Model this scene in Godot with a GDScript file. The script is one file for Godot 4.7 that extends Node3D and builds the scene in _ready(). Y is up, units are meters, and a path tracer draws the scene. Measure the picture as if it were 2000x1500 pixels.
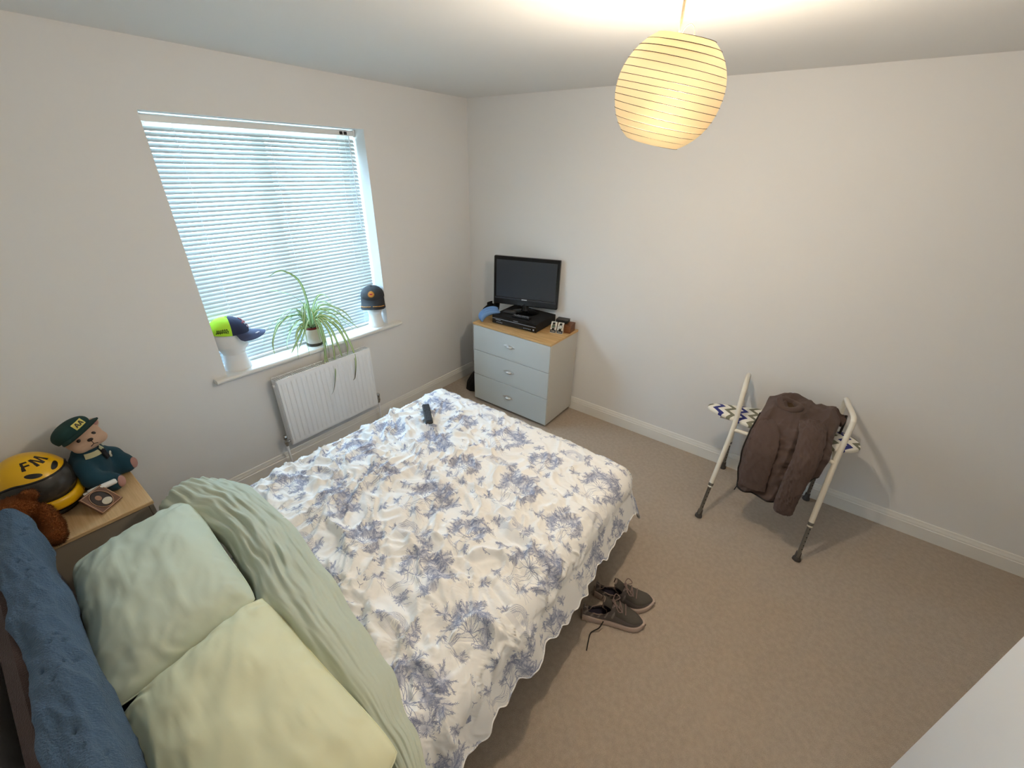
extends Node3D

# ---------------------------------------------------------------- mesh builder
class MB:
	var v := PackedVector3Array()
	var n := PackedVector3Array()
	var uv := PackedVector2Array()
	var col := PackedColorArray()
	var idx := PackedInt32Array()
	var c := Color(1, 1, 1)

	func vert(p: Vector3, nn: Vector3, u := Vector2.ZERO) -> int:
		v.append(p); n.append(nn); uv.append(u); col.append(c)
		return v.size() - 1

	func tri(a: int, b: int, d: int) -> void:
		if (v[d] - v[a]).cross(v[b] - v[a]).dot(n[a] + n[b] + n[d]) < 0.0:
			idx.append(a); idx.append(d); idx.append(b)
		else:
			idx.append(a); idx.append(b); idx.append(d)

	func poly(pts: Array, nrm: Vector3) -> void:          # flat convex polygon
		var b := v.size()
		for p in pts:
			vert(p, nrm, Vector2(p.x + p.y * 0.37, p.z + p.y))
		for i in range(1, pts.size() - 1):
			tri(b, b + i, b + i + 1)

	func surf(nu: int, nv: int, f: Callable, cu := false, cv := false, hint := Vector3.ZERO, us := Vector2.ONE, cf = null) -> void:
		var base := v.size()
		var w := nu + 1
		var pts := PackedVector3Array()
		pts.resize(w * (nv + 1))
		var mid := Vector3.ZERO
		for j in nv + 1:
			for i in w:
				var p: Vector3 = f.call(float(i) / nu, float(j) / nv)
				pts[j * w + i] = p
				mid += p
		mid /= pts.size()
		var ns := PackedVector3Array()
		ns.resize(pts.size())
		var sum := 0.0
		for j in nv + 1:
			var j0 := j - 1 if j > 0 else (nv - 1 if cv else 0)
			var j1 := j + 1 if j < nv else (1 if cv else nv)
			for i in w:
				var i0 := i - 1 if i > 0 else (nu - 1 if cu else 0)
				var i1 := i + 1 if i < nu else (1 if cu else nu)
				var q := (pts[j * w + i1] - pts[j * w + i0]).cross(pts[j1 * w + i] - pts[j0 * w + i])
				var l := q.length()
				if l > 1e-12:
					q /= l
				else:
					q = Vector3.ZERO
				ns[j * w + i] = q
				sum += q.dot(hint if hint != Vector3.ZERO else (pts[j * w + i] - mid))
		var sg := -1.0 if sum < 0.0 else 1.0
		for k in pts.size():
			var q := ns[k] * sg
			if q == Vector3.ZERO:
				q = (pts[k] - mid).normalized() if hint == Vector3.ZERO else hint.normalized()
			if cf != null:
				c = cf.call(float(k % w) / nu, float(k / w) / nv)
			vert(pts[k], q, Vector2(float(k % w) / nu, float(k / w) / nv) * us)
		for j in nv:
			for i in nu:
				var a := base + j * w + i
				if sg > 0.0:
					idx.append_array(PackedInt32Array([a, a + w, a + 1, a + 1, a + w, a + w + 1]))
				else:
					idx.append_array(PackedInt32Array([a, a + 1, a + w, a + 1, a + w + 1, a + w]))
		c = Color(1, 1, 1)

	func tube(pts: Array, r, sides := 8, cap := true, flat := 1.0, side := Vector3.ZERO) -> void:
		var m := pts.size()
		var up := side
		var rings := []
		for i in m:
			var t: Vector3 = (pts[mini(i + 1, m - 1)] - pts[maxi(i - 1, 0)]).normalized()
			if up == Vector3.ZERO:
				up = Vector3.UP if absf(t.y) < 0.9 else Vector3.RIGHT
			var a: Vector3 = (up - t * up.dot(t)).normalized()
			up = a
			var b := t.cross(a)
			var rr: float = r[i] if r is Array or r is PackedFloat32Array else r
			var s := v.size()
			for k in sides + 1:
				var an := TAU * k / sides
				var d := a * cos(an) + b * sin(an) * flat
				var nn := (a * cos(an) * flat + b * sin(an)).normalized()
				vert(pts[i] + d * rr, nn, Vector2(float(k) / sides, float(i) / maxi(m - 1, 1)))
			rings.append(s)
		for i in m - 1:
			for k in sides:
				var a: int = rings[i] + k
				var b: int = rings[i + 1] + k
				tri(a, b, a + 1); tri(a + 1, b, b + 1)
		if cap:
			for e in [0, m - 1]:
				var t: Vector3 = (pts[1] - pts[0]).normalized() * -1.0 if e == 0 else (pts[m - 1] - pts[m - 2]).normalized()
				var o := vert(pts[e], t)
				var s := v.size()
				for k in sides + 1:
					vert(v[rings[e] + k], t)
				for k in sides:
					tri(o, s + k, s + k + 1)

	func lathe(prof: Array, segs := 24, xf := Transform3D.IDENTITY) -> void:   # prof: Vector2(radius, y)
		var m := prof.size()
		var sn := []
		for i in m - 1:
			var d: Vector2 = prof[i + 1] - prof[i]
			sn.append(Vector2(d.y, -d.x).normalized())
		var cen := 0.0
		for i in m - 1:
			cen += sn[i].x * (prof[i].x + prof[i + 1].x)
		for i in m - 1:
			var na: Vector2 = sn[i]
			var nb: Vector2 = sn[i]
			if i > 0 and sn[i].dot(sn[i - 1]) > 0.7:
				na = (sn[i] + sn[i - 1]).normalized()
			if i < m - 2 and sn[i].dot(sn[i + 1]) > 0.7:
				nb = (sn[i] + sn[i + 1]).normalized()
			var s := v.size()
			for e in 2:
				var p: Vector2 = prof[i + e]
				var q: Vector2 = na if e == 0 else nb
				for k in segs + 1:
					var an := TAU * k / segs
					vert(xf * Vector3(p.x * cos(an), p.y, p.x * sin(an)), (xf.basis * Vector3(q.x * cos(an), q.y, q.x * sin(an))).normalized(), Vector2(float(k) / segs, float(i + e) / m))
			for k in segs:
				tri(s + k, s + segs + 1 + k, s + k + 1); tri(s + k + 1, s + segs + 1 + k, s + segs + 2 + k)

	func box(cen: Vector3, size: Vector3, bv := 0.0, bs := Basis.IDENTITY) -> void:
		var h := size * 0.5
		bv = minf(bv, minf(h.x, minf(h.y, h.z)) * 0.95)
		var ax := [Vector3.RIGHT, Vector3.UP, Vector3.BACK]
		for a in 3:
			var b := (a + 1) % 3
			var d := (a + 2) % 3
			for s in [-1.0, 1.0]:
				var q := []
				for e in [[-1, -1], [1, -1], [1, 1], [-1, 1]]:
					var p := Vector3.ZERO
					p[a] = h[a] * s
					p[b] = (h[b] - bv) * e[0]
					p[d] = (h[d] - bv) * e[1]
					q.append(cen + bs * p)
				poly(q, bs * (ax[a] * s))
			if bv > 0.0:
				for s in [-1.0, 1.0]:
					for t in [-1.0, 1.0]:
						var q := []
						for e in [[0, -1], [0, 1], [1, 1], [1, -1]]:
							var p := Vector3.ZERO
							p[a] = (h[a] - bv) * e[1]
							p[b] = (h[b] - (bv if e[0] == 1 else 0.0)) * s
							p[d] = (h[d] - (bv if e[0] == 0 else 0.0)) * t
							q.append(cen + bs * p)
						poly(q, (bs * (ax[b] * s + ax[d] * t)).normalized())
		if bv > 0.0:
			for x in [-1.0, 1.0]:
				for y in [-1.0, 1.0]:
					for z in [-1.0, 1.0]:
						poly([cen + bs * Vector3(h.x * x, (h.y - bv) * y, (h.z - bv) * z), cen + bs * Vector3((h.x - bv) * x, h.y * y, (h.z - bv) * z), cen + bs * Vector3((h.x - bv) * x, (h.y - bv) * y, h.z * z)], (bs * Vector3(x, y, z)).normalized())

	func prism(p2: PackedVector2Array, depth: float, xf := Transform3D.IDENTITY) -> void:   # outline in xy, thickness along z
		var t := Geometry2D.triangulate_polygon(p2)
		var ce := Vector2.ZERO
		for p in p2:
			ce += p
		ce /= p2.size()
		for s in [-0.5, 0.5]:
			var b := v.size()
			for p in p2:
				vert(xf * Vector3(p.x, p.y, depth * s), (xf.basis * Vector3(0, 0, signf(s))).normalized(), p)
			for k in range(0, t.size(), 3):
				tri(b + t[k], b + t[k + 1], b + t[k + 2])
		var cw := Geometry2D.is_polygon_clockwise(p2)
		for i in p2.size():
			var a := p2[i]
			var d := p2[(i + 1) % p2.size()]
			var e := (d - a).normalized()
			var nn := Vector2(e.y, -e.x) * (-1.0 if cw else 1.0)
			poly([xf * Vector3(a.x, a.y, -depth * 0.5), xf * Vector3(d.x, d.y, -depth * 0.5), xf * Vector3(d.x, d.y, depth * 0.5), xf * Vector3(a.x, a.y, depth * 0.5)], (xf.basis * Vector3(nn.x, nn.y, 0)).normalized())

	func ball(cen: Vector3, r: Vector3, bs := Basis.IDENTITY, nu := 20, nv := 12, t0 := 0.0, t1 := PI) -> void:
		surf(nu, nv, func(a, b):
			var th: float = lerpf(t0, t1, b)
			var ph: float = a * TAU
			return cen + bs * Vector3(r.x * sin(th) * cos(ph), r.y * cos(th), r.z * sin(th) * sin(ph)), true)

	# surface nets of a signed distance field
	func nets(sdf: Callable, lo: Vector3, hi: Vector3, cell: float) -> void:
		var nx := int((hi.x - lo.x) / cell) + 2
		var ny := int((hi.y - lo.y) / cell) + 2
		var nz := int((hi.z - lo.z) / cell) + 2
		var val := PackedFloat32Array()
		val.resize(nx * ny * nz)
		for k in nz:
			for j in ny:
				var i := 0
				while i < nx:
					var d: float = sdf.call(lo + Vector3(i, j, k) * cell)
					val[(k * ny + j) * nx + i] = d
					i += 1
					var far := int((absf(d) - cell * 2.0) / cell)      # skip through empty or solid space
					while far > 0 and i < nx:
						val[(k * ny + j) * nx + i] = d
						i += 1
						far -= 1
		var at := {}
		var offs := [0, 1, nx, nx + 1, nx * ny, nx * ny + 1, nx * ny + nx, nx * ny + nx + 1]
		for k in nz - 1:
			for j in ny - 1:
				for i in nx - 1:
					var b := (k * ny + j) * nx + i
					var m := 0
					for e in 8:
						if val[b + offs[e]] < 0.0:
							m |= 1 << e
					if m == 0 or m == 255:
						continue
					var s := Vector3.ZERO
					var cnt := 0
					for e in 8:
						for ax in 3:
							var f := e | (1 << ax)
							if f != e and ((m >> e) & 1) != ((m >> f) & 1):
								var da := val[b + offs[e]]
								var db := val[b + offs[f]]
								var t := da / (da - db)
								var p := Vector3(e & 1, (e >> 1) & 1, (e >> 2) & 1)
								p[ax] += t
								s += p
								cnt += 1
					var q := lo + (Vector3(i, j, k) + s / cnt) * cell
					var g := Vector3(val[b + 1] - val[b] + val[b + offs[7]] - val[b + offs[6]], val[b + nx] - val[b] + val[b + offs[7]] - val[b + offs[5]], val[b + nx * ny] - val[b] + val[b + offs[7]] - val[b + offs[3]])
					at[b] = vert(q, g.normalized())
		for b in at:
			var i: int = b % nx
			var j: int = (b / nx) % ny
			var k: int = b / (nx * ny)
			var a := val[b] < 0.0
			if j > 0 and k > 0 and a != (val[b + 1] < 0.0):
				quad(at, b, b - nx, b - nx - nx * ny, b - nx * ny)
			if i > 0 and k > 0 and a != (val[b + nx] < 0.0):
				quad(at, b, b - 1, b - 1 - nx * ny, b - nx * ny)
			if i > 0 and j > 0 and a != (val[b + nx * ny] < 0.0):
				quad(at, b, b - 1, b - 1 - nx, b - nx)

	func quad(at: Dictionary, a: int, b: int, d: int, e: int) -> void:
		if at.has(a) and at.has(b) and at.has(d) and at.has(e):
			tri(at[a], at[b], at[d]); tri(at[a], at[d], at[e])

	func mesh() -> ArrayMesh:
		var ar := []
		ar.resize(Mesh.ARRAY_MAX)
		ar[Mesh.ARRAY_VERTEX] = v
		ar[Mesh.ARRAY_NORMAL] = n
		ar[Mesh.ARRAY_TEX_UV] = uv
		ar[Mesh.ARRAY_COLOR] = col
		ar[Mesh.ARRAY_INDEX] = idx
		var m := ArrayMesh.new()
		m.add_surface_from_arrays(Mesh.PRIMITIVE_TRIANGLES, ar)
		return m

# ---------------------------------------------------------------- scene helpers
var rng := RandomNumberGenerator.new()
var M := {}

func mat(key: String, c: Color, rough := 0.7, metal := 0.0) -> StandardMaterial3D:
	var m := StandardMaterial3D.new()
	m.resource_name = key
	m.albedo_color = c
	m.roughness = rough
	m.metallic = metal
	M[key] = m
	return m

func noise(freq: float, oct := 3, kind := FastNoiseLite.TYPE_SIMPLEX_SMOOTH, sd := 1, frac := FastNoiseLite.FRACTAL_FBM) -> FastNoiseLite:
	var q := FastNoiseLite.new()
	q.noise_type = kind
	q.frequency = freq
	q.fractal_type = frac
	q.fractal_octaves = oct
	q.seed = sd
	return q

func noise_tex(size: int, freq: float, oct := 3, sd := 1, lo := Color.BLACK, hi := Color.WHITE) -> NoiseTexture2D:
	var t := NoiseTexture2D.new()
	t.width = size
	t.height = size
	t.seamless = true
	t.noise = noise(freq, oct, FastNoiseLite.TYPE_SIMPLEX_SMOOTH, sd)
	var g := Gradient.new()
	g.set_color(0, lo)
	g.set_color(1, hi)
	t.color_ramp = g
	return t

func relief(m: StandardMaterial3D, tex: Texture2D, cm: float, scale: float) -> void:
	m.heightmap_enabled = true
	m.heightmap_texture = tex
	m.heightmap_scale = cm
	m.uv1_triplanar = true
	m.uv1_scale = Vector3.ONE * scale

func thing(called: String, label: String, category: String, at := Vector3.ZERO, turn := 0.0, group := "") -> Node3D:
	var o := Node3D.new()
	o.name = called
	add_child(o, true)
	o.position = at
	o.rotation.y = turn
	tag(o, label, category, group)
	return o

func tag(o: Node, label: String, category: String, group := "") -> void:
	o.set_meta("label", label)
	o.set_meta("category", category)
	if group:
		o.set_meta("group", group)

func part(called: String, b: MB, m: Material, parent: Node, label := "") -> MeshInstance3D:
	return part_mesh(called, b.mesh(), m, parent, label)

func part_mesh(called: String, me: Mesh, m: Material, parent: Node, label := "") -> MeshInstance3D:
	var o := MeshInstance3D.new()
	o.name = called
	o.mesh = me
	o.material_override = m
	o.cast_shadow = GeometryInstance3D.SHADOW_CASTING_SETTING_ON
	parent.add_child(o, true)
	if label:
		o.set_meta("label", label)
	return o

func struct(called: String, b: MB, m: Material) -> MeshInstance3D:
	var o := part(called, b, m, self)
	o.set_meta("kind", "structure")
	return o

func bez(a: Vector3, b: Vector3, c: Vector3, d: Vector3, k: int) -> Array:
	var r := []
	for i in k + 1:
		r.append(a.bezier_interpolate(b, c, d, float(i) / k))
	return r

func spline(p: Array, per := 6) -> Array:                        # Catmull-Rom through points
	var r := []
	for i in p.size() - 1:
		var a: Vector3 = p[maxi(i - 1, 0)]
		var b: Vector3 = p[i]
		var c: Vector3 = p[i + 1]
		var d: Vector3 = p[mini(i + 2, p.size() - 1)]
		for k in per:
			r.append(b.cubic_interpolate(c, a, d, float(k) / per))
	r.append(p[-1])
	return r

func sm(a: float, b: float, x: float) -> float:
	return smoothstep(a, b, x)

func smin(a: float, b: float, k: float) -> float:
	var h := maxf(k - absf(a - b), 0.0) / k
	return minf(a, b) - h * h * k * 0.25

func cap(p: Vector3, a: Vector3, b: Vector3, ra: float, rb: float) -> float:
	var d := b - a
	var t := clampf((p - a).dot(d) / maxf(d.length_squared(), 1e-9), 0.0, 1.0)
	return (p - a - d * t).length() - lerpf(ra, rb, t)

func ell(p: Vector3, c: Vector3, r: Vector3) -> float:
	var q := (p - c) / r
	var l := q.length()
	return (l - 1.0) * minf(r.x, minf(r.y, r.z)) if l < 0.6 else l * (l - 1.0) / (q / r).length()

func letters(txt: String, size: float, depth: float, f: Callable) -> MB:   # TextMesh bent onto a surface by f(x, y, z)
	var t := TextMesh.new()
	var fo := SystemFont.new()
	fo.font_names = PackedStringArray(["Droid Sans"])
	fo.font_weight = 700
	t.font = fo
	t.text = txt
	t.font_size = 64
	t.pixel_size = size / 64.0
	t.depth = depth
	var b := MB.new()
	for s in t.get_surface_count():
		var ar := t.surface_get_arrays(s)
		var base := b.v.size()
		var vs: PackedVector3Array = ar[Mesh.ARRAY_VERTEX]
		var ns: PackedVector3Array = ar[Mesh.ARRAY_NORMAL]
		for i in vs.size():
			var p: Vector3 = f.call(vs[i])
			b.vert(p, ((f.call(vs[i] + ns[i] * 0.0005) as Vector3) - p).normalized())
		var ix = ar[Mesh.ARRAY_INDEX]
		if ix == null:
			ix = PackedInt32Array(range(vs.size()))
		for i in range(0, ix.size(), 3):
			b.tri(base + ix[i], base + ix[i + 1], base + ix[i + 2])
	return b

# ---------------------------------------------------------------- the scene
func _ready() -> void:
	rng.seed = 7
	camera_and_light()
	materials()
	room()
	window_and_blind()
	bed_base()
	mattress()
	printed_duvet()
	sage_sheet()
	pillows()
	headboard_throw()
	chest()
	walking_frame()
	ironing_board()
	fleece_jacket()
	radiator()
	bedside_table()
	lantern()
	things_on_chest()
	things_on_table()
	window_sill_things()
	shoes()
	bed_remote()
	dark_bag()

func camera_and_light() -> void:
	var cam := Camera3D.new()
	cam.name = "camera"
	cam.position = Vector3(2.6623, 1.9459, 2.9334)
	cam.rotation_order = EULER_ORDER_YXZ
	cam.rotation = Vector3(-0.4886, 0.6323, 0.0245)
	cam.fov = 85.868
	cam.near = 0.02
	cam.far = 60.0
	add_child(cam)
	cam.current = true
	var we := WorldEnvironment.new()
	we.name = "world"
	var e := Environment.new()
	e.background_mode = Environment.BG_SKY
	var sky := Sky.new()
	var sm_ := ProceduralSkyMaterial.new()               # pale overcast daylight, slightly cool
	sm_.sky_top_color = Color(0.72, 0.87, 1.0)
	sm_.sky_horizon_color = Color(0.76, 0.90, 1.0)
	sm_.ground_horizon_color = Color(0.80, 0.93, 0.98)
	sm_.ground_bottom_color = Color(0.76, 0.90, 0.94)
	sm_.sky_energy_multiplier = 1.0
	sm_.ground_energy_multiplier = 1.0
	sky.sky_material = sm_
	e.sky = sky
	e.background_energy_multiplier = 11.5
	e.tonemap_mode = Environment.TONE_MAPPER_LINEAR
	e.tonemap_exposure = 1.6
	e.sdfgi_enabled = true
	e.ssao_enabled = true
	e.ssil_enabled = true
	we.environment = e
	add_child(we)

const LAMP_AT := Vector3(2.127, 2.146, 1.439)             # centre of the paper lantern
const LAMP_ENERGY := 0.56

func materials() -> void:
	mat("wall_paint", Color(0.91, 0.91, 0.908), 0.9)
	mat("ceiling_paint", Color(0.92, 0.92, 0.915), 0.95)
	mat("gloss_white", Color(0.92, 0.915, 0.895), 0.35)
	mat("white_plastic", Color(0.92, 0.92, 0.915), 0.4)
	var carpet := mat("carpet_pile", Color(1, 1, 1), 1.0)
	carpet.albedo_texture = noise_tex(1024, 0.035, 5, 5, Color(0.755, 0.695, 0.63), Color(0.82, 0.76, 0.695))
	carpet.detail_enabled = true
	carpet.detail_blend_mode = BaseMaterial3D.BLEND_MODE_MUL
	carpet.detail_albedo = noise_tex(1024, 0.42, 2, 8, Color(0.80, 0.79, 0.78), Color(1, 1, 1))
	carpet.detail_uv_layer = BaseMaterial3D.DETAIL_UV_1
	carpet.heightmap_enabled = true
	carpet.heightmap_texture = noise_tex(1024, 0.3, 2, 9)
	carpet.heightmap_scale = 0.35
	carpet.uv1_scale = Vector3.ONE * 0.9
	mat("glass", Color(0.9, 1, 1, 0.06), 0.02)
	M.glass.transparency = BaseMaterial3D.TRANSPARENCY_ALPHA
	mat("slat", Color(0.72, 0.74, 0.745), 0.45)
	M.slat.backlight_enabled = true
	M.slat.backlight = Color(0.16, 0.18, 0.19)
	mat("cord_white", Color(0.93, 0.94, 0.95), 0.7)
	mat("chrome", Color(0.80, 0.80, 0.80), 0.22, 1.0)
	mat("black_plastic", Color(0.035, 0.035, 0.042), 0.35)
	mat("black_matt", Color(0.05, 0.047, 0.05), 0.8)
	mat("dark_gap", Color(0.03, 0.03, 0.03), 0.9)

func room() -> void:
	var b := MB.new()
	b.box(Vector3(2.2, -0.05, 1.6), Vector3(5.0, 0.1, 4.0))
	struct("floor", b, M.carpet_pile)
	b = MB.new()
	b.box(Vector3(2.2, 2.45, 1.6), Vector3(5.0, 0.1, 4.0))
	struct("ceiling", b, M.ceiling_paint)
	# window wall with its opening: z 1.0 .. 2.18, y 0.79 .. 2.127
	b = MB.new()
	b.box(Vector3(-0.15, 1.2, 0.4), Vector3(0.3, 2.4, 1.2))
	b.box(Vector3(-0.15, 1.2, 2.84), Vector3(0.3, 2.4, 1.32))
	b.box(Vector3(-0.15, 0.388, 1.59), Vector3(0.3, 0.776, 1.18))
	b.box(Vector3(-0.15, 2.2635, 1.59), Vector3(0.3, 0.273, 1.18))
	struct("wall_left", b, M.wall_paint)
	b = MB.new()
	b.box(Vector3(2.2, 1.2, -0.1), Vector3(4.4, 2.4, 0.2))
	struct("wall_back", b, M.wall_paint)
	b = MB.new()
	b.box(Vector3(4.4, 1.2, 1.6), Vector3(0.2, 2.4, 3.6))
	struct("wall_right", b, M.wall_paint)
	b = MB.new()
	b.box(Vector3(2.2, 1.2, 3.4), Vector3(4.6, 2.4, 0.2))
	struct("wall_head", b, M.wall_paint)
	b = MB.new()
	b.box(Vector3(3.832, 1.2, 2.45), Vector3(0.936, 2.4, 1.7), 0.004)
	struct("wall_entry", b, M.wall_paint)
	skirting("baseboard_left", Vector3(0, 0, 0.0), Vector3(0, 0, 3.3), Vector3(1, 0, 0))
	skirting("baseboard_back", Vector3(0, 0, 0), Vector3(4.3, 0, 0), Vector3(0, 0, 1))
	skirting("baseboard_right", Vector3(4.3, 0, 0), Vector3(4.3, 0, 1.6), Vector3(-1, 0, 0))

func skirting(called: String, a: Vector3, z: Vector3, out: Vector3) -> void:
	var prof := [Vector2(0.0165, 0.0), Vector2(0.0165, 0.078), Vector2(0.0135, 0.0815), Vector2(0.0135, 0.089), Vector2(0.012, 0.094), Vector2(0.0085, 0.103), Vector2(0.0065, 0.112), Vector2(0.004, 0.1155), Vector2(0.0, 0.1155)]
	var b := MB.new()
	for i in prof.size() - 1:
		var p: Vector2 = prof[i]
		var q: Vector2 = prof[i + 1]
		var e := (q - p).normalized()
		var nn := (out * e.y - Vector3.UP * e.x).normalized()
		b.poly([a + out * p.x + Vector3.UP * p.y, z + out * p.x + Vector3.UP * p.y, z + out * q.x + Vector3.UP * q.y, a + out * q.x + Vector3.UP * q.y], nn)
	for e in [a, z]:
		var pts := [e]
		for p in prof:
			pts.append(e + out * p.x + Vector3.UP * p.y)
		b.poly(pts, ((a - z) if e == a else (z - a)).normalized())
	struct(called, b, M.gloss_white)

func window_and_blind() -> void:
	# white plastic window unit in the outer half of the reveal
	var w := Node3D.new()
	w.name = "window_1"
	add_child(w)
	w.set_meta("kind", "structure")
	w.position = Vector3(-0.235, 0.79, 1.59)
	var b := MB.new()
	var hw := 0.59
	var hh := 1.337
	for s in [-1.0, 1.0]:
		b.box(Vector3(0, hh / 2, s * (hw - 0.03)), Vector3(0.07, hh, 0.06), 0.006)
	b.box(Vector3(0, 0.03, 0), Vector3(0.07, 0.06, hw * 2 - 0.12), 0.006)
	b.box(Vector3(0, hh - 0.03, 0), Vector3(0.07, 0.06, hw * 2 - 0.12), 0.006)
	part("window_frame", b, M.white_plastic, w)
	b = MB.new()
	b.box(Vector3(0, hh / 2, 0.0), Vector3(0.066, hh - 0.12, 0.075), 0.006)
	part("mullion", b, M.white_plastic, w)
	for s in [-1.0, 1.0]:
		b = MB.new()
		b.box(Vector3(0, hh / 2, s * 0.285), Vector3(0.006, hh - 0.10, 0.50))
		part("pane", b, M.glass, w)
	b = MB.new()
	var o := PackedVector2Array([Vector2(-0.20, 0), Vector2(0.040, 0), Vector2(0.0465, 0.004), Vector2(0.049, 0.0125), Vector2(0.0465, 0.021), Vector2(0.040, 0.025), Vector2(-0.20, 0.025)])
	var inner := PackedVector2Array([Vector2(-0.20, 0), Vector2(0.0, 0), Vector2(0.0, 0.025), Vector2(-0.20, 0.025)])
	b.prism(inner, 1.178, Transform3D(Basis.IDENTITY, Vector3(0, 0.776, 1.59)))
	var nose := PackedVector2Array([Vector2(0.0, 0), Vector2(0.040, 0), Vector2(0.0465, 0.004), Vector2(0.049, 0.0125), Vector2(0.0465, 0.021), Vector2(0.040, 0.025), Vector2(0.0, 0.025)])
	b.prism(nose, 1.355, Transform3D(Basis.IDENTITY, Vector3(0, 0.776, 1.575)))
	struct("trim_1", b, M.gloss_white)
	M["sill"] = M.gloss_white
	# venetian blind
	var t := thing("venetian_blind", "white slatted venetian blind covering the whole window above the sill", "blind", Vector3(-0.115, 0.803, 1.59))
	var L := 1.158
	b = MB.new()
	b.box(Vector3(0, 1.300, 0), Vector3(0.028, 0.030, L + 0.012), 0.003)
	part("headrail", b, M.white_plastic, t)
	for s in [-1.0, 1.0]:
		b = MB.new()
		b.box(Vector3(0, 1.3, s * (L / 2 + 0.002)), Vector3(0.034, 0.040, 0.012), 0.002)
		part("bracket", b, M.white_plastic, t)
	var tilt := deg_to_rad(-52.0)                          # room-side edge down
	b = MB.new()
	b.surf(8, 1, func(u, vv):
		var k: float = u * 2.0 - 1.0
		var a := Vector2(k * 0.0125, 0.0022 * (1.0 - k * k)).rotated(tilt)
		return Vector3(a.x, a.y, (vv - 0.5) * L), false, false, Vector3(0, 1, 0))
	var slat := b.mesh()
	var pitch := 0.0232
	var n := 54
	for i in n:
		var o2 := part_mesh("slat", slat, M.slat, t)
		o2.position = Vector3(0, 0.028 + pitch * i, 0)
		o2.rotation.x = 0.0
		o2.rotation.y = sin(i * 2.1) * 0.0007
	b = MB.new()
	b.box(Vector3(0, 0.009, 0), Vector3(0.026, 0.014, L), 0.004)
	part("bottom_rail", b, M.white_plastic, t)
	for z in [0.44, -0.02, -0.455]:
		b = MB.new()
		for s in [-1.0, 1.0]:
			b.tube([Vector3(s * 0.0125, 0.01, z), Vector3(s * 0.0125, 1.29, z)], 0.0009, 5)
		for i in n:
			var y := 0.028 + pitch * i
			b.tube([Vector3(0.0125, y - 0.0115, z), Vector3(-0.0125, y + 0.0095, z)], 0.0007, 4)
		part("ladder_cord", b, M.cord_white, t)
	b = MB.new()
	b.tube([Vector3(0.02, 1.285, -0.50), Vector3(0.021, 0.55, -0.502), Vector3(0.022, 0.36, -0.501)], 0.0012, 6)
	part("pull_cord", b, M.cord_white, t)
	b = MB.new()
	b.tube([Vector3(0.02, 1.285, -0.535), Vector3(0.021, 0.70, -0.537)], 0.0033, 6)
	part("tilt_wand", b, M.cord_white, t)
	for k in 2:
		b = MB.new()
		b.box(Vector3(0.0145, 1.300, -0.487 - 0.031 * k), Vector3(0.004, 0.018, 0.022), 0.001)
		part("cord_lock", b, M.black_plastic, t)

func bed_base() -> void:
	var t := thing("bed", "double bed with a dark brown upholstered headboard and divan base under printed duvet", "bed", Vector3(1.44, 0, 2.1))
	mat("divan_cloth", Color(0.30, 0.27, 0.24), 0.95)
	relief(M.divan_cloth, noise_tex(256, 0.2, 2, 11), 0.1, 6.0)
	mat("headboard_cloth", Color(0.22, 0.15, 0.13), 0.9)
	relief(M.headboard_cloth, noise_tex(256, 0.15, 3, 12), 0.2, 5.0)
	M.headboard_cloth.rim_enabled = true
	M.headboard_cloth.rim = 0.6
	var b := MB.new()
	b.box(Vector3(0, 0.175, 0.0), Vector3(1.38, 0.25, 1.92), 0.02)
	part("divan_base", b, M.divan_cloth, t)
	for s in [-1.0, 1.0]:
		for e in [-1.0, 1.0]:
			b = MB.new()
			b.lathe([Vector2(0, 0), Vector2(0.02, 0.001), Vector2(0.022, 0.03), Vector2(0.018, 0.052)], 14, Transform3D(Basis.IDENTITY, Vector3(s * 0.6, 0, e * 0.85)))
			part("castor", b, M.black_plastic, t)
	b = MB.new()
	b.box(Vector3(0.0, 0.41, 1.069), Vector3(1.58, 0.80, 0.12), 0.03)
	part("headboard", b, M.headboard_cloth, t)

func mattress() -> void:
	mat("mattress_cloth", Color(0.82, 0.84, 0.77), 0.9)
	var b := MB.new()
	b.box(Vector3.ZERO, Vector3(1.44, 0.20, 1.90), 0.045)
	var t := thing("mattress", "thick mattress in a pale fitted sheet between divan base and duvet", "mattress", Vector3(1.44, 0.405, 2.1))
	part("mattress_body", b, M.mattress_cloth, t)

# ------------------------------------------------------------ toile print (ink on cloth)
const TN := 1024
var ink := PackedFloat32Array()

func dab(x: float, y: float, r: float, s: float) -> void:
	for j in range(int(floor(y - r)), int(ceil(y + r)) + 1):
		for i in range(int(floor(x - r)), int(ceil(x + r)) + 1):
			var d := sqrt((i - x) * (i - x) + (j - y) * (j - y))
			if d < r + 0.5:
				var k := posmod(j, TN) * TN + posmod(i, TN)
				ink[k] = maxf(ink[k], s * clampf(r + 0.5 - d, 0.0, 1.0))

func wash(x: float, y: float, r: float, s: float) -> void:
	for j in range(int(y - r), int(y + r) + 1):
		for i in range(int(x - r), int(x + r) + 1):
			var d := sqrt((i - x) * (i - x) + (j - y) * (j - y)) / r
			if d < 1.0:
				var k := posmod(j, TN) * TN + posmod(i, TN)
				ink[k] = maxf(ink[k], s * (1.0 - d * d) + ink[k] * 0.25)

func stroke(p: Vector2, q: Vector2, w: float, s: float) -> void:
	var l := maxf(p.distance_to(q), 0.01)
	var k := int(l / 0.9) + 1
	for i in k + 1:
		var a := p.lerp(q, float(i) / k)
		dab(a.x, a.y, w, s)

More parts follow.
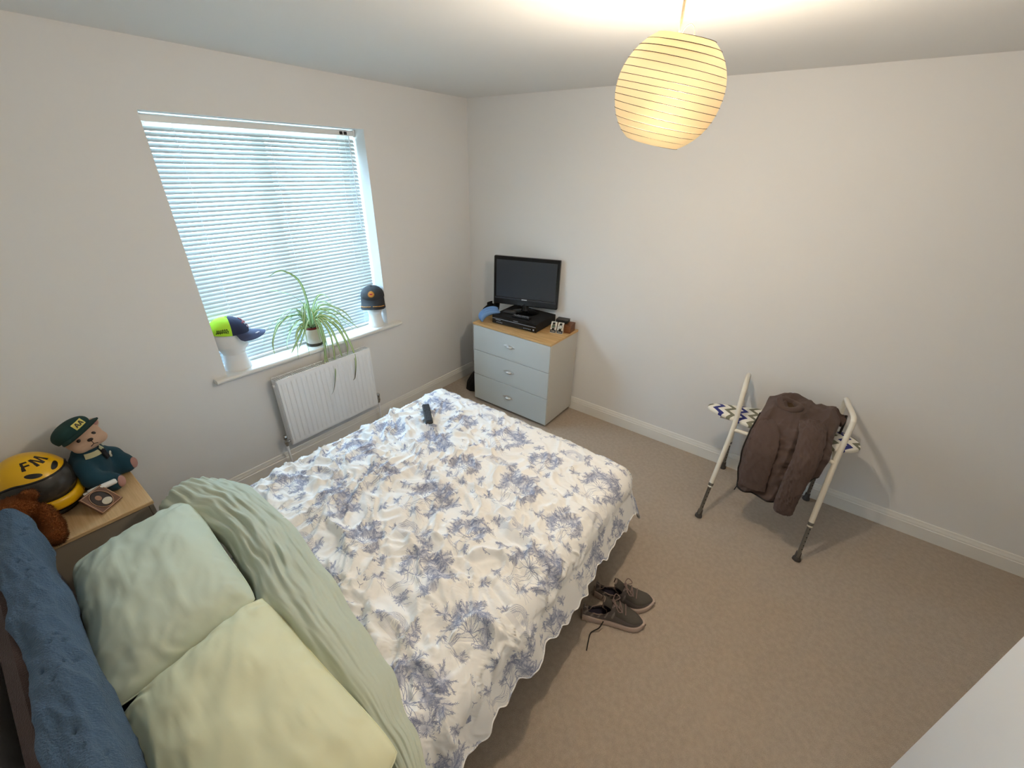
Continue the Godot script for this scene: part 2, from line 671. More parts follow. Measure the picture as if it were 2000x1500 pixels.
func squiggle(p: Vector2, dir: float, len_: float, bend: float, w: float, s: float) -> Vector2:
	var a := p
	var d := dir
	var k := int(len_ / 4.0) + 1
	for i in k:
		var b := a + Vector2.from_angle(d) * 4.0
		stroke(a, b, w, s)
		a = b
		d += bend + rng.randf_range(-0.18, 0.18)
	return a

func spray(p: Vector2, r: float, tone: float) -> void:           # a mass of foliage: twigs hung with little leaves
	wash(p.x, p.y, r * 0.9, tone * 0.30)
	wash(p.x + r * 0.25, p.y + r * 0.2, r * 0.55, tone * 0.48)
	for k in int(4 + r * 0.16):
		var a := rng.randf() * TAU
		var q := p + Vector2.from_angle(rng.randf() * TAU) * r * 0.35 * rng.randf()
		var l := r * rng.randf_range(0.55, 1.05)
		var bend := rng.randf_range(-0.10, 0.10)
		var n := int(l / 5.0) + 2
		var d := a
		for i in n:
			var e := q + Vector2.from_angle(d) * 5.0
			stroke(q, e, 0.75, 0.85)
			if i > 0:
				for s in [-1.0, 1.0]:
					if rng.randf() < 0.8:
						var ld := d + float(s) * rng.randf_range(0.5, 1.1)
						squiggle(e, ld, rng.randf_range(5.0, 11.0), -float(s) * 0.22, rng.randf_range(0.6, 1.25), rng.randf_range(0.55, 1.0))
			q = e
			d += bend + rng.randf_range(-0.22, 0.22)
	for k in int(r * 0.5):
		var q := p + Vector2.from_angle(rng.randf() * TAU) * r * sqrt(rng.randf()) * 0.75
		squiggle(q, rng.randf() * TAU, rng.randf_range(4, 12), rng.randf_range(-0.5, 0.5), 0.6, 0.6)

func tree_motif(p: Vector2, sc: float, lean: float) -> void:
	for k in 6:                                                     # gnarled trunk, hatched on one side
		squiggle(p + Vector2(k * 3.5 - 9.0, 0) * sc, -PI / 2 + lean + (k - 2.5) * 0.03, 118.0 * sc, -lean * 0.05, 0.9, 0.75)
	for k in 16:
		var q := p + Vector2.from_angle(-PI / 2 + lean) * (8.0 + 6.0 * k) * sc
		stroke(q + Vector2(-4, 2) * sc, q + Vector2(7, -2) * sc, 0.6, 0.5)
	var top := p + Vector2.from_angle(-PI / 2 + lean) * 100.0 * sc
	for a in [[-1.35, 110.0, 40.0], [-0.95, 150.0, 42.0], [-0.45, 120.0, 46.0], [0.0, 165.0, 44.0], [0.4, 110.0, 48.0], [0.75, 165.0, 42.0], [1.25, 125.0, 40.0], [1.75, 120.0, 28.0], [-1.9, 100.0, 26.0]]:
		var d: float = -PI / 2 + a[0] + lean
		for k in 2:
			squiggle(top + Vector2(k * 3, k * 2), d + k * 0.06, a[1] * 0.66 * sc, rng.randf_range(-0.03, 0.03), 1.0, 0.85)
		spray(top + Vector2.from_angle(d) * a[1] * 0.72 * sc, a[2] * sc, rng.randf_range(0.75, 1.0))
	for k in 26:                                                    # ground
		var q := p + Vector2(rng.randf_range(-75, 85), rng.randf_range(-6, 16)) * sc
		squiggle(q, rng.randf_range(-0.2, 0.2), rng.randf_range(14, 44) * sc, 0.0, 0.7, 0.6)
	spray(p + Vector2(60, -8) * sc, 26 * sc, 0.7)
	spray(p + Vector2(-66, -4) * sc, 22 * sc, 0.6)

func cottage_motif(p: Vector2, sc: float) -> void:
	for r in 4:                                                     # thatched arch over a doorway
		for k in 30:
			var a := PI + PI * k / 29.0
			var q := p + Vector2(cos(a) * (52 + r * 9), sin(a) * (44 + r * 8)) * sc
			squiggle(q, a + PI / 2 + 0.5, 13 * sc, 0.05, 0.7, 0.75)
	for k in 10:
		stroke(p + Vector2(-62 + k * 4.0, 0) * sc, p + Vector2(-54 + k * 4.0, -24 - k) * sc, 0.7, 0.6)
	for k in 9:
		stroke(p + Vector2(-66, k * 3.6) * sc, p + Vector2(68 - k * 4, k * 3.6) * sc, 0.6, 0.5)
	wash(p.x + 22 * sc, p.y - 18 * sc, 15 * sc, 0.4)
	for k in 7:
		squiggle(p + Vector2(-20 + k * 9, -34) * sc, 1.3, 26 * sc, 0.04, 0.6, 0.5)
	spray(p + Vector2(88, -50) * sc, 34 * sc, 0.85)
	spray(p + Vector2(110, -6) * sc, 28 * sc, 0.75)
	spray(p + Vector2(-88, 6) * sc, 24 * sc, 0.65)

func figure_motif(p: Vector2, sc: float) -> void:                   # a small figure under the branches
	for k in 20:
		var a := TAU * k / 20.0
		dab(p.x + cos(a) * 7 * sc, p.y - 46 * sc + sin(a) * 8 * sc, 0.8, 0.8)
	for s in [-1.0, 1.0]:
		squiggle(p + Vector2(0, -38) * sc, PI / 2 + s * 0.5, 26 * sc, -s * 0.05, 1.0, 0.85)
		squiggle(p + Vector2(s * 5, -20) * sc, PI / 2 + s * 0.3, 30 * sc, -s * 0.03, 1.0, 0.85)
		squiggle(p + Vector2(s * 3, -34) * sc, PI / 2 - s * 0.2, 24 * sc, s * 0.03, 0.8, 0.7)
	for k in 6:
		squiggle(p + Vector2(-6 + k * 2.5, -30) * sc, PI / 2, 20 * sc, 0.0, 0.6, 0.5)

func bird_motif(p: Vector2, d: float) -> void:
	for s in [-1.0, 1.0]:
		squiggle(p, d + s * 1.0, 22, -s * 0.12, 1.0, 0.85)
		squiggle(p + Vector2(2, 2), d + s * 1.1, 16, -s * 0.12, 0.8, 0.6)
	squiggle(p, d + PI, 12, 0.05, 1.3, 0.9)

func sprig_motif(p: Vector2) -> void:
	for k in 7:
		var q := squiggle(p, -PI / 2 + (k - 3) * 0.4, rng.randf_range(14, 34), rng.randf_range(-0.08, 0.08), 0.7, 0.8)
		for e in 5:
			dab(q.x + rng.randf_range(-4, 4), q.y + rng.randf_range(-4, 4), 1.2, 0.7)

func toile() -> ImageTexture:
	ink.resize(TN * TN)
	ink.fill(0.0)
	tree_motif(Vector2(215, 500), 1.65, 0.22)
	figure_motif(Vector2(330, 500), 1.3)
	cottage_motif(Vector2(420, 650), 1.3)
	tree_motif(Vector2(740, 1012), 1.65, 0.26)
	figure_motif(Vector2(640, 1010), 1.3)
	cottage_motif(Vector2(935, 1160), 1.3)
	tree_motif(Vector2(790, 520), 1.25, -0.25)
	tree_motif(Vector2(280, 1035), 1.25, -0.2)
	for q in [Vector2(470, 90), Vector2(560, 560), Vector2(30, 600), Vector2(960, 60), Vector2(480, 800)]:
		bird_motif(q, rng.randf_range(-0.6, 0.6))
	for q in [Vector2(500, 430), Vector2(60, 560), Vector2(480, 960), Vector2(1000, 560), Vector2(600, 660), Vector2(40, 930), Vector2(560, 180), Vector2(990, 860), Vector2(60, 60)]:
		sprig_motif(q)
	for q in [Vector2(560, 400), Vector2(80, 740), Vector2(530, 830), Vector2(990, 400), Vector2(600, 90), Vector2(120, 120)]:
		spray(q, 40, 0.7)
	var im := Image.create(TN, TN, false, Image.FORMAT_RGB8)
	var by := PackedByteArray()
	by.resize(TN * TN * 3)
	for k in TN * TN:
		var t := minf(ink[k], 1.0)
		by[k * 3] = int(lerpf(243, 108, t))
		by[k * 3 + 1] = int(lerpf(242, 117, t))
		by[k * 3 + 2] = int(lerpf(239, 151, t))
	im.set_data(TN, TN, false, Image.FORMAT_RGB8, by)
	im.generate_mipmaps()
	return ImageTexture.create_from_image(im)

# ------------------------------------------------------------ bedding
var n1 := FastNoiseLite.new()
var n2 := FastNoiseLite.new()
var n3 := FastNoiseLite.new()
var n4 := FastNoiseLite.new()
var n5 := FastNoiseLite.new()
# creases seen on the duvet: from x,z to x,z, width, height
const CREASES := [[1.16, 2.30, 1.62, 2.40, 0.035, 0.022], [1.60, 2.22, 1.80, 2.05, 0.04, 0.024], [1.62, 2.20, 1.98, 2.30, 0.035, 0.020], [1.98, 2.34, 2.22, 2.20, 0.04, 0.026], [1.95, 2.15, 2.20, 2.34, 0.03, 0.018], [0.95, 1.9, 1.30, 2.05, 0.035, 0.018], [0.85, 2.2, 1.15, 2.28, 0.03, 0.018], [1.2, 1.62, 1.6, 1.5, 0.03, 0.012], [0.8, 1.62, 1.2, 1.52, 0.03, 0.013], [1.35, 1.95, 1.75, 1.82, 0.035, 0.014], [1.8, 2.55, 2.1, 2.42, 0.03, 0.016], [1.0, 1.75, 1.4, 1.7, 0.025, 0.012]]

func setup_noise() -> void:
	n1 = noise(2.6, 2, FastNoiseLite.TYPE_SIMPLEX_SMOOTH, 21, FastNoiseLite.FRACTAL_RIDGED)
	n2 = noise(7.0, 2, FastNoiseLite.TYPE_SIMPLEX_SMOOTH, 22, FastNoiseLite.FRACTAL_RIDGED)
	n5 = noise(13.0, 2, FastNoiseLite.TYPE_SIMPLEX_SMOOTH, 27, FastNoiseLite.FRACTAL_RIDGED)
	n3 = noise(20.0, 2, FastNoiseLite.TYPE_SIMPLEX_SMOOTH, 23)
	n4 = noise(3.0, 2, FastNoiseLite.TYPE_SIMPLEX_SMOOTH, 24)

func crumple(a: float, b: float) -> float:                          # height of cloth wrinkles at a, b (metres)
	var wx := n4.get_noise_2d(a, b) * 0.10
	var wz := n4.get_noise_2d(a + 30.0, b) * 0.10
	var x := (a + wx) * 0.80 + (b + wz) * 0.60
	var z := -(a + wx) * 0.60 + (b + wz) * 0.80
	var r1 := n1.get_noise_2d(x * 0.75, z * 1.35)
	r1 = pow((r1 + 1.0) * 0.5, 2.2) * 2.0 - 1.0
	var r2 := n2.get_noise_2d(x * 0.7, z * 1.5)
	r2 = pow((r2 + 1.0) * 0.5, 1.8) * 2.0 - 1.0
	var r3 := n5.get_noise_2d(x * 0.8, z * 1.5)
	return r1 * 0.020 + r2 * 0.016 + r3 * 0.0075 + n3.get_noise_2d(x, z * 1.6) * 0.0018

func duvet_point(s: float, t: float, low: float) -> Vector3:        # s, t: distances over the cloth along x and z
	var xl := 0.775
	var xr := 2.085
	var zf := 1.215
	var dx := 0.0
	if s < xl:
		dx = s - xl
	elif s > xr:
		dx = s - xr
	var dz := minf(t - zf, 0.0)
	var d := sqrt(dx * dx + dz * dz)
	var r := 0.115
	var quarter := r * PI / 2
	var hor := 0.0
	var drop := 0.0
	if d > 0.0:
		if d < quarter:
			hor = r * sin(d / r)
			drop = r * (1.0 - cos(d / r))
		else:
			hor = r + (d - quarter) * 0.30
			drop = r + (d - quarter) * 0.95
	var dir := Vector2(dx, dz) / d if d > 0.0 else Vector2.ZERO
	var y := 0.556 - drop
	y += 0.018 * sin(PI * clampf((s - 0.6) / 1.7, 0, 1)) - 0.016
	var p := Vector3(clampf(s, xl, xr) + dir.x * hor, y, maxf(t, zf) + dir.y * hor)
	var calm := lerpf(0.40, 1.0, sm(1.2, 1.5, t)) * lerpf(0.55, 1.0, maxf(sm(1.35, 1.9, t), sm(1.7, 1.0, s)))
	var w := crumple(s, t) * calm * lerpf(1.0, 0.12, sm(0.05, 0.24, d))
	for c in CREASES:
		var a := Vector2(c[0], c[1])
		var e := Vector2(c[2], c[3]) - a
		var q := Vector2(s, t) - a
		var k := clampf(q.dot(e) / e.length_squared(), 0.0, 1.0)
		var dd := (q - e * k).length()
		var side := 1.0 if e.cross(q) > 0.0 else 1.7
		w += c[5] * exp(-pow(dd * side / c[4], 2.0)) * sin(PI * clampf(k * 0.9 + 0.05, 0, 1))
	if d > 0.03:                                                     # hanging folds at the sides
		var along := t if absf(dx) > absf(dz) else s
		w += (sin(along * 8.0 + n4.get_noise_2d(along * 0.8, 3.0) * 5.0) * 0.012 + n4.get_noise_2d(along * 1.3, 9.0) * 0.03) * sm(0.03, 0.25, d)
		w = maxf(w, -0.006)
	var up := Vector3(dir.x * sm(0.0, quarter, d), 1.0 - 0.9 * sm(0.0, quarter, d), dir.y * sm(0.0, quarter, d)).normalized()
	return p + up * (w - low)

func printed_duvet() -> void:
	setup_noise()
	var tex := toile()
	var m := mat("toile_cotton", Color(1, 1, 1), 0.85)
	m.albedo_texture = tex
	var s0 := 0.43
	var s1 := 2.40
	var t0 := 0.90
	var t1 := 2.70
	var f := func(u: float, vv: float) -> Vector3:
		var t: float = lerpf(t0, t1, vv)
		var left: float = s0 + 0.02 * n4.get_noise_2d(t * 1.5, 7.0)
		var right: float = s1 + 0.05 * n4.get_noise_2d(t * 2.2, 11.0) - 0.03 * sm(2.15, 2.4, t)
		return duvet_point(lerpf(left, right, u), t, 0.0)
	var t := thing("printed_duvet", "crumpled white duvet with blue-grey country-scene print spread over the bed", "duvet")
	var b := MB.new()
	b.surf(250, 230, f, false, false, Vector3(0, 1, 0), Vector2((s1 - s0) / 0.60, (t1 - t0) / 0.60))
	# underside and the closed hem
	var nu := 250
	var nv := 230
	var under := func(u: float, vv: float) -> Vector3:
		var p: Vector3 = f.call(u, vv)
		var q: Vector3 = f.call(clampf(u, 0.03, 0.97), clampf(vv, 0.03, 0.97))
		return p + (q - p).normalized() * 0.012 * (1.0 if p.distance_to(q) > 1e-5 else 0.0) + Vector3(0, -0.016, 0)
	b.surf(60, 60, under, false, false, Vector3(0, -1, 0), Vector2(2, 2))
	for e in 4:
		var g := func(u: float, vv: float) -> Vector3:
			var a := u
			var c := float(e % 2)
			var uu: float = a if e < 2 else c
			var v2: float = c if e < 2 else a
			var p: Vector3 = f.call(uu, v2)
			var q: Vector3 = under.call(uu, v2)
			var out := Vector3(0, 0, (c * 2 - 1)) if e < 2 else Vector3(c * 2 - 1, 0, 0)
			return p.lerp(q, vv) + out * 0.006 * sin(PI * vv)
		b.surf(nu if e < 2 else nv, 3, g, false, false, Vector3(0, 0, (e % 2) * 2 - 1) if e < 2 else Vector3((e % 2) * 2 - 1, 0, 0), Vector2(3, 0.03))
	part("duvet_cover", b, m, t)

func table_lookup(tab: Array, x: float) -> float:
	for i in tab.size() - 1:
		if x <= tab[i + 1][0]:
			var k := clampf((x - tab[i][0]) / (tab[i + 1][0] - tab[i][0]), 0.0, 1.0)
			return lerpf(tab[i][1], tab[i + 1][1], k * k * (3.0 - 2.0 * k))
	return tab[-1][1]

func sage_sheet() -> void:
	var m := mat("sage_cotton", Color(0.74, 0.765, 0.69), 0.85)
	var far := [[0.50, 2.56], [0.66, 2.50], [0.80, 2.462], [1.15, 2.462], [1.5, 2.50], [1.77, 2.545], [1.955, 2.572], [2.12, 2.63], [2.30, 2.70]]
	var near := [[0.50, 2.79], [0.66, 2.765], [0.80, 2.745], [0.92, 2.69], [1.10, 2.672], [1.33, 2.695], [1.53, 2.735], [1.66, 2.727], [1.9, 2.725], [2.1, 2.72], [2.30, 2.74]]
	var fold := noise(5.0, 2, FastNoiseLite.TYPE_SIMPLEX_SMOOTH, 31)
	var f := func(u: float, vv: float) -> Vector3:
		var s: float = lerpf(0.44, 2.46, u)
		var xl := 0.70
		var xr := 2.19
		var dx := s - xl if s < xl else (s - xr if s > xr else 0.0)
		var hor := 0.085 * sin(clampf(absf(dx) / 0.085, 0, PI / 2))
		var drop := 0.085 * (1.0 - cos(clampf(absf(dx) / 0.085, 0, PI / 2))) + maxf(absf(dx) - 0.1335, 0.0)
		var x := clampf(s, xl, xr) + signf(dx) * hor
		var a := table_lookup(far, x)
		var c := table_lookup(near, x)
		var z := lerpf(a, c, clampf(vv / 0.8, 0, 1)) + 0.012 * sin(clampf((vv - 0.8) / 0.2, 0, 1) * PI)
		var bulge := sin(PI * pow(clampf(vv / 0.9, 0, 1), 1.15))
		var h := 0.574 + 0.075 * bulge * sm(2.3, 1.7, x) + 0.022 * bulge - 0.05 * clampf((vv - 0.8) / 0.2, 0, 1)
		var wr := fold.get_noise_2d(s * 0.8 + vv * 0.35, vv * 2.2) * 0.014 + fold.get_noise_2d(s * 0.5 - vv * 0.25 + 9.0, vv * 1.6) * 0.010 + sin(vv * 10.0 + fold.get_noise_2d(s * 0.8, 2.0) * 7.0) * 0.0035 * sm(0.95, 0.55, x)
		return Vector3(x, h - drop + (wr + 0.006) * lerpf(0.30, 1.0, sm(2.0, 1.3, x)) * sm(0.0, 0.10, vv), z)
	var b := MB.new()
	b.surf(200, 60, f, false, false, Vector3(0, 1, 0), Vector2(8, 2))
	b.surf(60, 20, func(u, vv): return f.call(u, vv) + Vector3(0, -0.010, 0), false, false, Vector3(0, -1, 0))
	for e in 2:
		b.surf(200, 3, func(u, vv): return (f.call(u, float(e)) as Vector3) + Vector3(0, -0.010 * vv, (e * 2 - 1) * 0.004 * sin(PI * vv)), false, false, Vector3(0, 0, e * 2 - 1))
		b.surf(60, 3, func(u, vv): return (f.call(float(e), u) as Vector3) + Vector3((e * 2 - 1) * 0.004 * sin(PI * vv), -0.010 * vv, 0), false, false, Vector3(e * 2 - 1, 0, 0))
	part("folded_sheet", b, m, self)
	var o := get_child(get_child_count() - 1)
	tag(o, "sage green sheet turned down in a thick fold across the bed beside the pillows", "sheet")

func pillow(called: String, label: String, at: Vector3, rot: Vector3, a: float, d: float, h: float, m: Material, sd: int) -> void:
	var nz := noise(6.0, 2, FastNoiseLite.TYPE_SIMPLEX_SMOOTH, sd)
	var rd := noise(4.0, 2, FastNoiseLite.TYPE_SIMPLEX_SMOOTH, sd + 1, FastNoiseLite.FRACTAL_RIDGED)
	var b := MB.new()
	for s in [1.0, -1.0]:
		b.surf(110, 80, func(u, vv):
			var x: float = sin((u * 2.0 - 1.0) * PI / 2)
			var z: float = sin((vv * 2.0 - 1.0) * PI / 2)
			var pinch := 0.055
			var px := a * x * (1.0 - pinch * (1.0 - z * z) * x * x)
			var pz := d * z * (1.0 - pinch * 1.2 * (1.0 - x * x) * z * z)
			var crn := 1.0 - 0.085 * pow(absf(x * z), 4.0)
			px *= crn
			pz *= crn
			var e := pow(maxf((1.0 - pow(absf(x), 2.6)), 0.0), 0.55) * pow(maxf((1.0 - pow(absf(z), 2.6)), 0.0), 0.55)
			var y: float = h * e * s * (1.0 if s > 0.0 else 0.6)
			var rim := (1.0 - e)
			var ang := atan2(z * d, x * a)
			var wr := rd.get_noise_2d(px * 0.55 + pz * 0.9, pz * 1.9 - px * 0.5) * 0.0045 + nz.get_noise_2d(px * 0.8, pz * 0.8) * 0.007
			wr += sin(ang * 13.0 + nz.get_noise_2d(px, pz) * 7.0) * 0.004 * sm(0.25, 0.7, rim) * sm(1.0, 0.75, rim)
			return Vector3(px, y + (wr * s if s > 0.0 else 0.0) * sm(0.0, 0.3, e), pz), false, false, Vector3(0, s, 0), Vector2(3, 2))
	b.tube(pillow_edge(a, d), 0.0028, 5, false)
	var t := thing(called, label, "pillow", at, 0.0, "")
	t.rotation = rot
	part("pillowcase", b, m, t)

func pillow_edge(a: float, d: float) -> Array:
	var r := []
	for k in 81:
		var side := (k / 20) % 4
		var q := (k % 20) / 10.0 - 1.0
		var x := 0.0
		var z := 0.0
		match side:
			0: x = q; z = -1.0
			1: x = 1.0; z = q
			2: x = -q; z = 1.0
			3: x = -1.0; z = -q
		var crn := 1.0 - 0.085 * pow(absf(x * z), 4.0)
		r.append(Vector3(a * x * (1.0 - 0.055 * (1.0 - z * z) * x * x), 0, d * z * (1.0 - 0.066 * (1.0 - x * x) * z * z)) * crn)
	return r

func pillows() -> void:
	var m1 := mat("pillow_green", Color(0.80, 0.835, 0.755), 0.85)
	var m2 := mat("pillow_lime", Color(0.875, 0.875, 0.735), 0.85)
	pillow("pillow", "sage green pillow nearest the window and the bedside table", Vector3(1.10, 0.602, 2.90), Vector3(0.15, -0.06, 0.04), 0.39, 0.215, 0.104, m1, 41)
	pillow("pillow_001", "paler yellow-green pillow farther from the window, at the bottom edge", Vector3(1.825, 0.61, 2.905), Vector3(0.15, 0.01, 0.0), 0.375, 0.215, 0.108, m2, 45)

func headboard_throw() -> void:
	var m := mat("blue_fleece", Color(0.27, 0.36, 0.45), 1.0)
	relief(m, noise_tex(512, 0.09, 4, 16), 0.55, 3.5)
	m.rim_enabled = true
	m.rim = 0.5
	m.rim_tint = 0.6
	var nz := noise(4.0, 2, FastNoiseLite.TYPE_SIMPLEX_SMOOTH, 51)
	var rg := noise(6.0, 2, FastNoiseLite.TYPE_SIMPLEX_SMOOTH, 52, FastNoiseLite.FRACTAL_RIDGED)
	# section from the front hem, up the front, over the top and down the back of the headboard
	var path := [Vector2(3.062, 0.64), Vector2(3.058, 0.75), Vector2(3.062, 0.822), Vector2(3.085, 0.858), Vector2(3.125, 0.866), Vector2(3.165, 0.858), Vector2(3.195, 0.84), Vector2(3.209, 0.78), Vector2(3.213, 0.68), Vector2(3.213, 0.58)]
	var pts := []
	for p in path:
		pts.append(Vector3(p.x, p.y, 0))
	var cv := spline(pts, 8)
	var ticks := []                                                  # short pinched creases near the front edge
	rng.seed = 61
	for i in 26:
		ticks.append(Vector2(rng.randf_range(0.66, 2.1), rng.randf_range(0.24, 0.50)))
	var f := func(u: float, vv: float) -> Vector3:
		var x: float = lerpf(0.62, 2.30, u)
		var k: float = vv * (cv.size() - 1)
		var i := mini(int(k), cv.size() - 2)
		var p: Vector3 = (cv[i] as Vector3).lerp(cv[i + 1], k - i)
		var tg: Vector3 = (cv[i + 1] - cv[i]).normalized()
		var nn := Vector2(-tg.y, tg.x)
		var w := nz.get_noise_2d(x * 0.9, vv * 0.9) * 0.013 + rg.get_noise_2d(x * 0.8 + vv * 0.3, vv * 0.5) * 0.006
		for q in ticks:
			w -= 0.011 * exp(-pow((x - q.x - 0.15 * (vv - q.y)) / 0.0055, 2.0) - pow((vv - q.y) / 0.020, 2.0))
		var hem := 0.04 * nz.get_noise_2d(x * 0.9, 20.0)
		return Vector3(x, p.y - 0.03 + nn.y * w + hem * sm(0.3, 0.0, vv), p.x + lerpf(0.036, -0.004, sm(0.3, 0.7, vv)) + nn.x * w)
	var b := MB.new()
	b.surf(420, 100, f, false, false, Vector3(0, 1, 0), Vector2(4, 2))
	b.surf(80, 40, func(u, vv):
		var q: Vector3 = f.call(u, vv)
		return q.lerp(Vector3(q.x, 0.63, 3.172), 0.045), false, false, Vector3(0, -1, 0))
	part("throw_cloth", b, m, thing("fleece_throw", "dark blue fleece throw draped over the top of the headboard", "throw"))

func wood(key: String, lo: Color, hi: Color, sd: int) -> StandardMaterial3D:
	var im := Image.create(512, 512, false, Image.FORMAT_RGB8)
	var a := noise(0.012, 4, FastNoiseLite.TYPE_SIMPLEX_SMOOTH, sd)
	var c := noise(0.05, 3, FastNoiseLite.TYPE_SIMPLEX_SMOOTH, sd + 1)
	for y in 512:
		for x in 512:
			var t := 0.5 + 0.55 * a.get_noise_2d(x * 0.35, y * 3.0) + 0.4 * c.get_noise_2d(x * 0.12, y * 4.0)
			im.set_pixel(x, y, lo.lerp(hi, clampf(t, 0, 1)))
	var m := mat(key, Color.WHITE, 0.45)
	m.albedo_texture = ImageTexture.create_from_image(im)
	m.uv1_triplanar = true
	m.uv1_scale = Vector3(1.4, 1.4, 1.4)
	return m

func chest() -> void:
	wood("oak_top", Color(0.74, 0.58, 0.37), Color(0.88, 0.72, 0.50), 60)
	mat("grey_front", Color(0.79, 0.805, 0.80), 0.5)
	mat("brushed", Color(0.86, 0.86, 0.85), 0.38, 0.85)
	mat("grey_carcass", Color(0.79, 0.78, 0.755), 0.55)
	var t := thing("chest_of_drawers", "grey three-drawer chest with an oak top in the corner of the room", "chest of drawers", Vector3(0.797, 0, 0.225))
	var w := 0.782
	var d := 0.41
	var b := MB.new()
	for s in [-1.0, 1.0]:
		b.box(Vector3(s * (w / 2 - 0.009), 0.383, -0.004), Vector3(0.018, 0.708, d - 0.006), 0.001)
	b.box(Vector3(0, 0.38, -d / 2 + 0.008), Vector3(w - 0.036, 0.70, 0.012))
	b.box(Vector3(0, 0.038, -0.006), Vector3(w - 0.036, 0.016, d - 0.02))
	part("carcass", b, M.grey_carcass, t)
	b = MB.new()
	b.box(Vector3(0, 0.746, 0.001), Vector3(w + 0.006, 0.018, d + 0.012), 0.002)
	part("top_board", b, M.oak_top, t)
	for k in 3:
		b = MB.new()
		var y0: float = [0.026, 0.278, 0.512][k]
		var y1: float = [0.273, 0.507, 0.734][k]
		b.box(Vector3(0, (y0 + y1) / 2, d / 2 - 0.001), Vector3(w - 0.004, y1 - y0, 0.018), 0.0015)
		var o := part("drawer", b, M.grey_front, t)
		o.set_meta("label", ["bottom drawer front", "middle drawer front", "top drawer front"][k])
		b = MB.new()
		var hy := y0 + (y1 - y0) * (0.54 if k > 0 else 0.52)
		var z := d / 2 + 0.008
		# pointed backplate and rounded cup pull
		b.surf(20, 6, func(u, vv):
			var x: float = (u * 2.0 - 1.0)
			var hgt := 0.021 * pow(1.0 - absf(x), 0.55)
			return Vector3(x * 0.058, hy + (vv * 2.0 - 1.0) * hgt, z + 0.0025 * (1.0 - pow(absf(vv * 2.0 - 1.0), 2.0))), false, false, Vector3(0, 0, 1))
		b.surf(16, 10, func(u, vv):
			var an: float = u * PI
			var pr: float = vv * PI * 0.62
			return Vector3(cos(an) * 0.030 * sin(pr + 0.25), hy + 0.010 - 0.020 * vv + 0.0, z + sin(an) * 0.022 * sin(pr + 0.35)), false, false, Vector3(0, 1, 1))
		part("handle", b, M.brushed, o, "chrome cup handle")
	for s in [-1.0, 1.0]:
		for e in [-1.0, 1.0]:
			b = MB.new()
			b.lathe([Vector2(0, 0), Vector2(0.018, 0.0), Vector2(0.02, 0.004), Vector2(0.02, 0.03), Vector2(0, 0.03)], 14, Transform3D(Basis.IDENTITY, Vector3(s * (w / 2 - 0.05), 0, e * (d / 2 - 0.045))))
			part("foot", b, M.black_plastic, t)

func radiator() -> void:
	mat("radiator_white", Color(0.955, 0.96, 0.965), 0.35)
	var t := thing("radiator", "white panel radiator with vertical grooves on the wall below the window", "radiator", Vector3(0.075, 0.21, 1.615))
	var hw := 0.352
	var hh := 0.49
	var b := MB.new()
	b.surf(260, 24, func(u, vv):
		var z: float = (u - 0.5) * 2.0 * (hw - 0.004)
		var y: float = vv * hh
		var k: float = cos(z / (hw * 2.0) * TAU * 21.0)
		var g := sm(-0.3, 0.75, k)
		var inside := sm(0.045, 0.06, vv) * sm(0.955, 0.935, vv) * sm(hw - 0.012, hw - 0.018, absf(z))
		var edge := sm(0.0, 0.02, vv) * sm(1.0, 0.98, vv)
		return Vector3(0.026 + 0.004 * edge - 0.0055 * g * inside, y, z), false, false, Vector3(1, 0, 0))
	b.box(Vector3(0.013, hh / 2, 0), Vector3(0.025, hh - 0.012, hw * 2 - 0.012))
	part("front_panel", b, M.radiator_white, t)
	b = MB.new()
	b.box(Vector3(-0.028, hh / 2, 0), Vector3(0.018, hh - 0.01, hw * 2 - 0.02), 0.004)
	part("rear_panel", b, M.radiator_white, t)
	for s in [-1.0, 1.0]:
		b = MB.new()
		b.box(Vector3(-0.004, hh / 2, s * (hw - 0.001)), Vector3(0.062, hh - 0.004, 0.004), 0.001)
		b.lathe([Vector2(0, 0.012), Vector2(0.010, 0.012), Vector2(0.011, 0.0), Vector2(0.012, 0.0)], 12, Transform3D(Basis(Vector3.RIGHT, s * PI / 2), Vector3(-0.004, hh - 0.04, s * (hw + 0.001))))
		part("side_panel", b, M.radiator_white, t)
	b = MB.new()
	for s in [-1.0, 1.0]:
		b.box(Vector3(-0.004 + s * 0.029, hh + 0.001, 0), Vector3(0.008, 0.008, hw * 2 - 0.004), 0.002)
	for k in 53:
		b.box(Vector3(-0.004, hh + 0.001, (k - 26) * 0.0132), Vector3(0.052, 0.006, 0.0046), 0.001)
	part("top_grille", b, M.radiator_white, t, "slotted top grille")
	for s in [-1.0, 1.0]:
		b = MB.new()
		var z: float = s * (hw + 0.026)
		b.tube([Vector3(0, 0.028, s * hw), Vector3(0, 0.028, z)], 0.010, 12)
		b.lathe([Vector2(0, -0.03), Vector2(0.010, -0.03), Vector2(0.011, -0.012), Vector2(0.015, -0.012), Vector2(0.015, 0.008), Vector2(0.012, 0.010), Vector2(0.012, 0.022), Vector2(0.015, 0.024), Vector2(0.0145, 0.046), Vector2(0.010, 0.052), Vector2(0, 0.053)], 16, Transform3D(Basis.IDENTITY, Vector3(0, 0.028, z)))
		part("valve", b, M.chrome, t, "chrome valve")
		b = MB.new()
		b.tube([Vector3(0, 0.0, z), Vector3(0, -0.21, z)], 0.0075, 10)
		part("pipe", b, M.radiator_white, t)

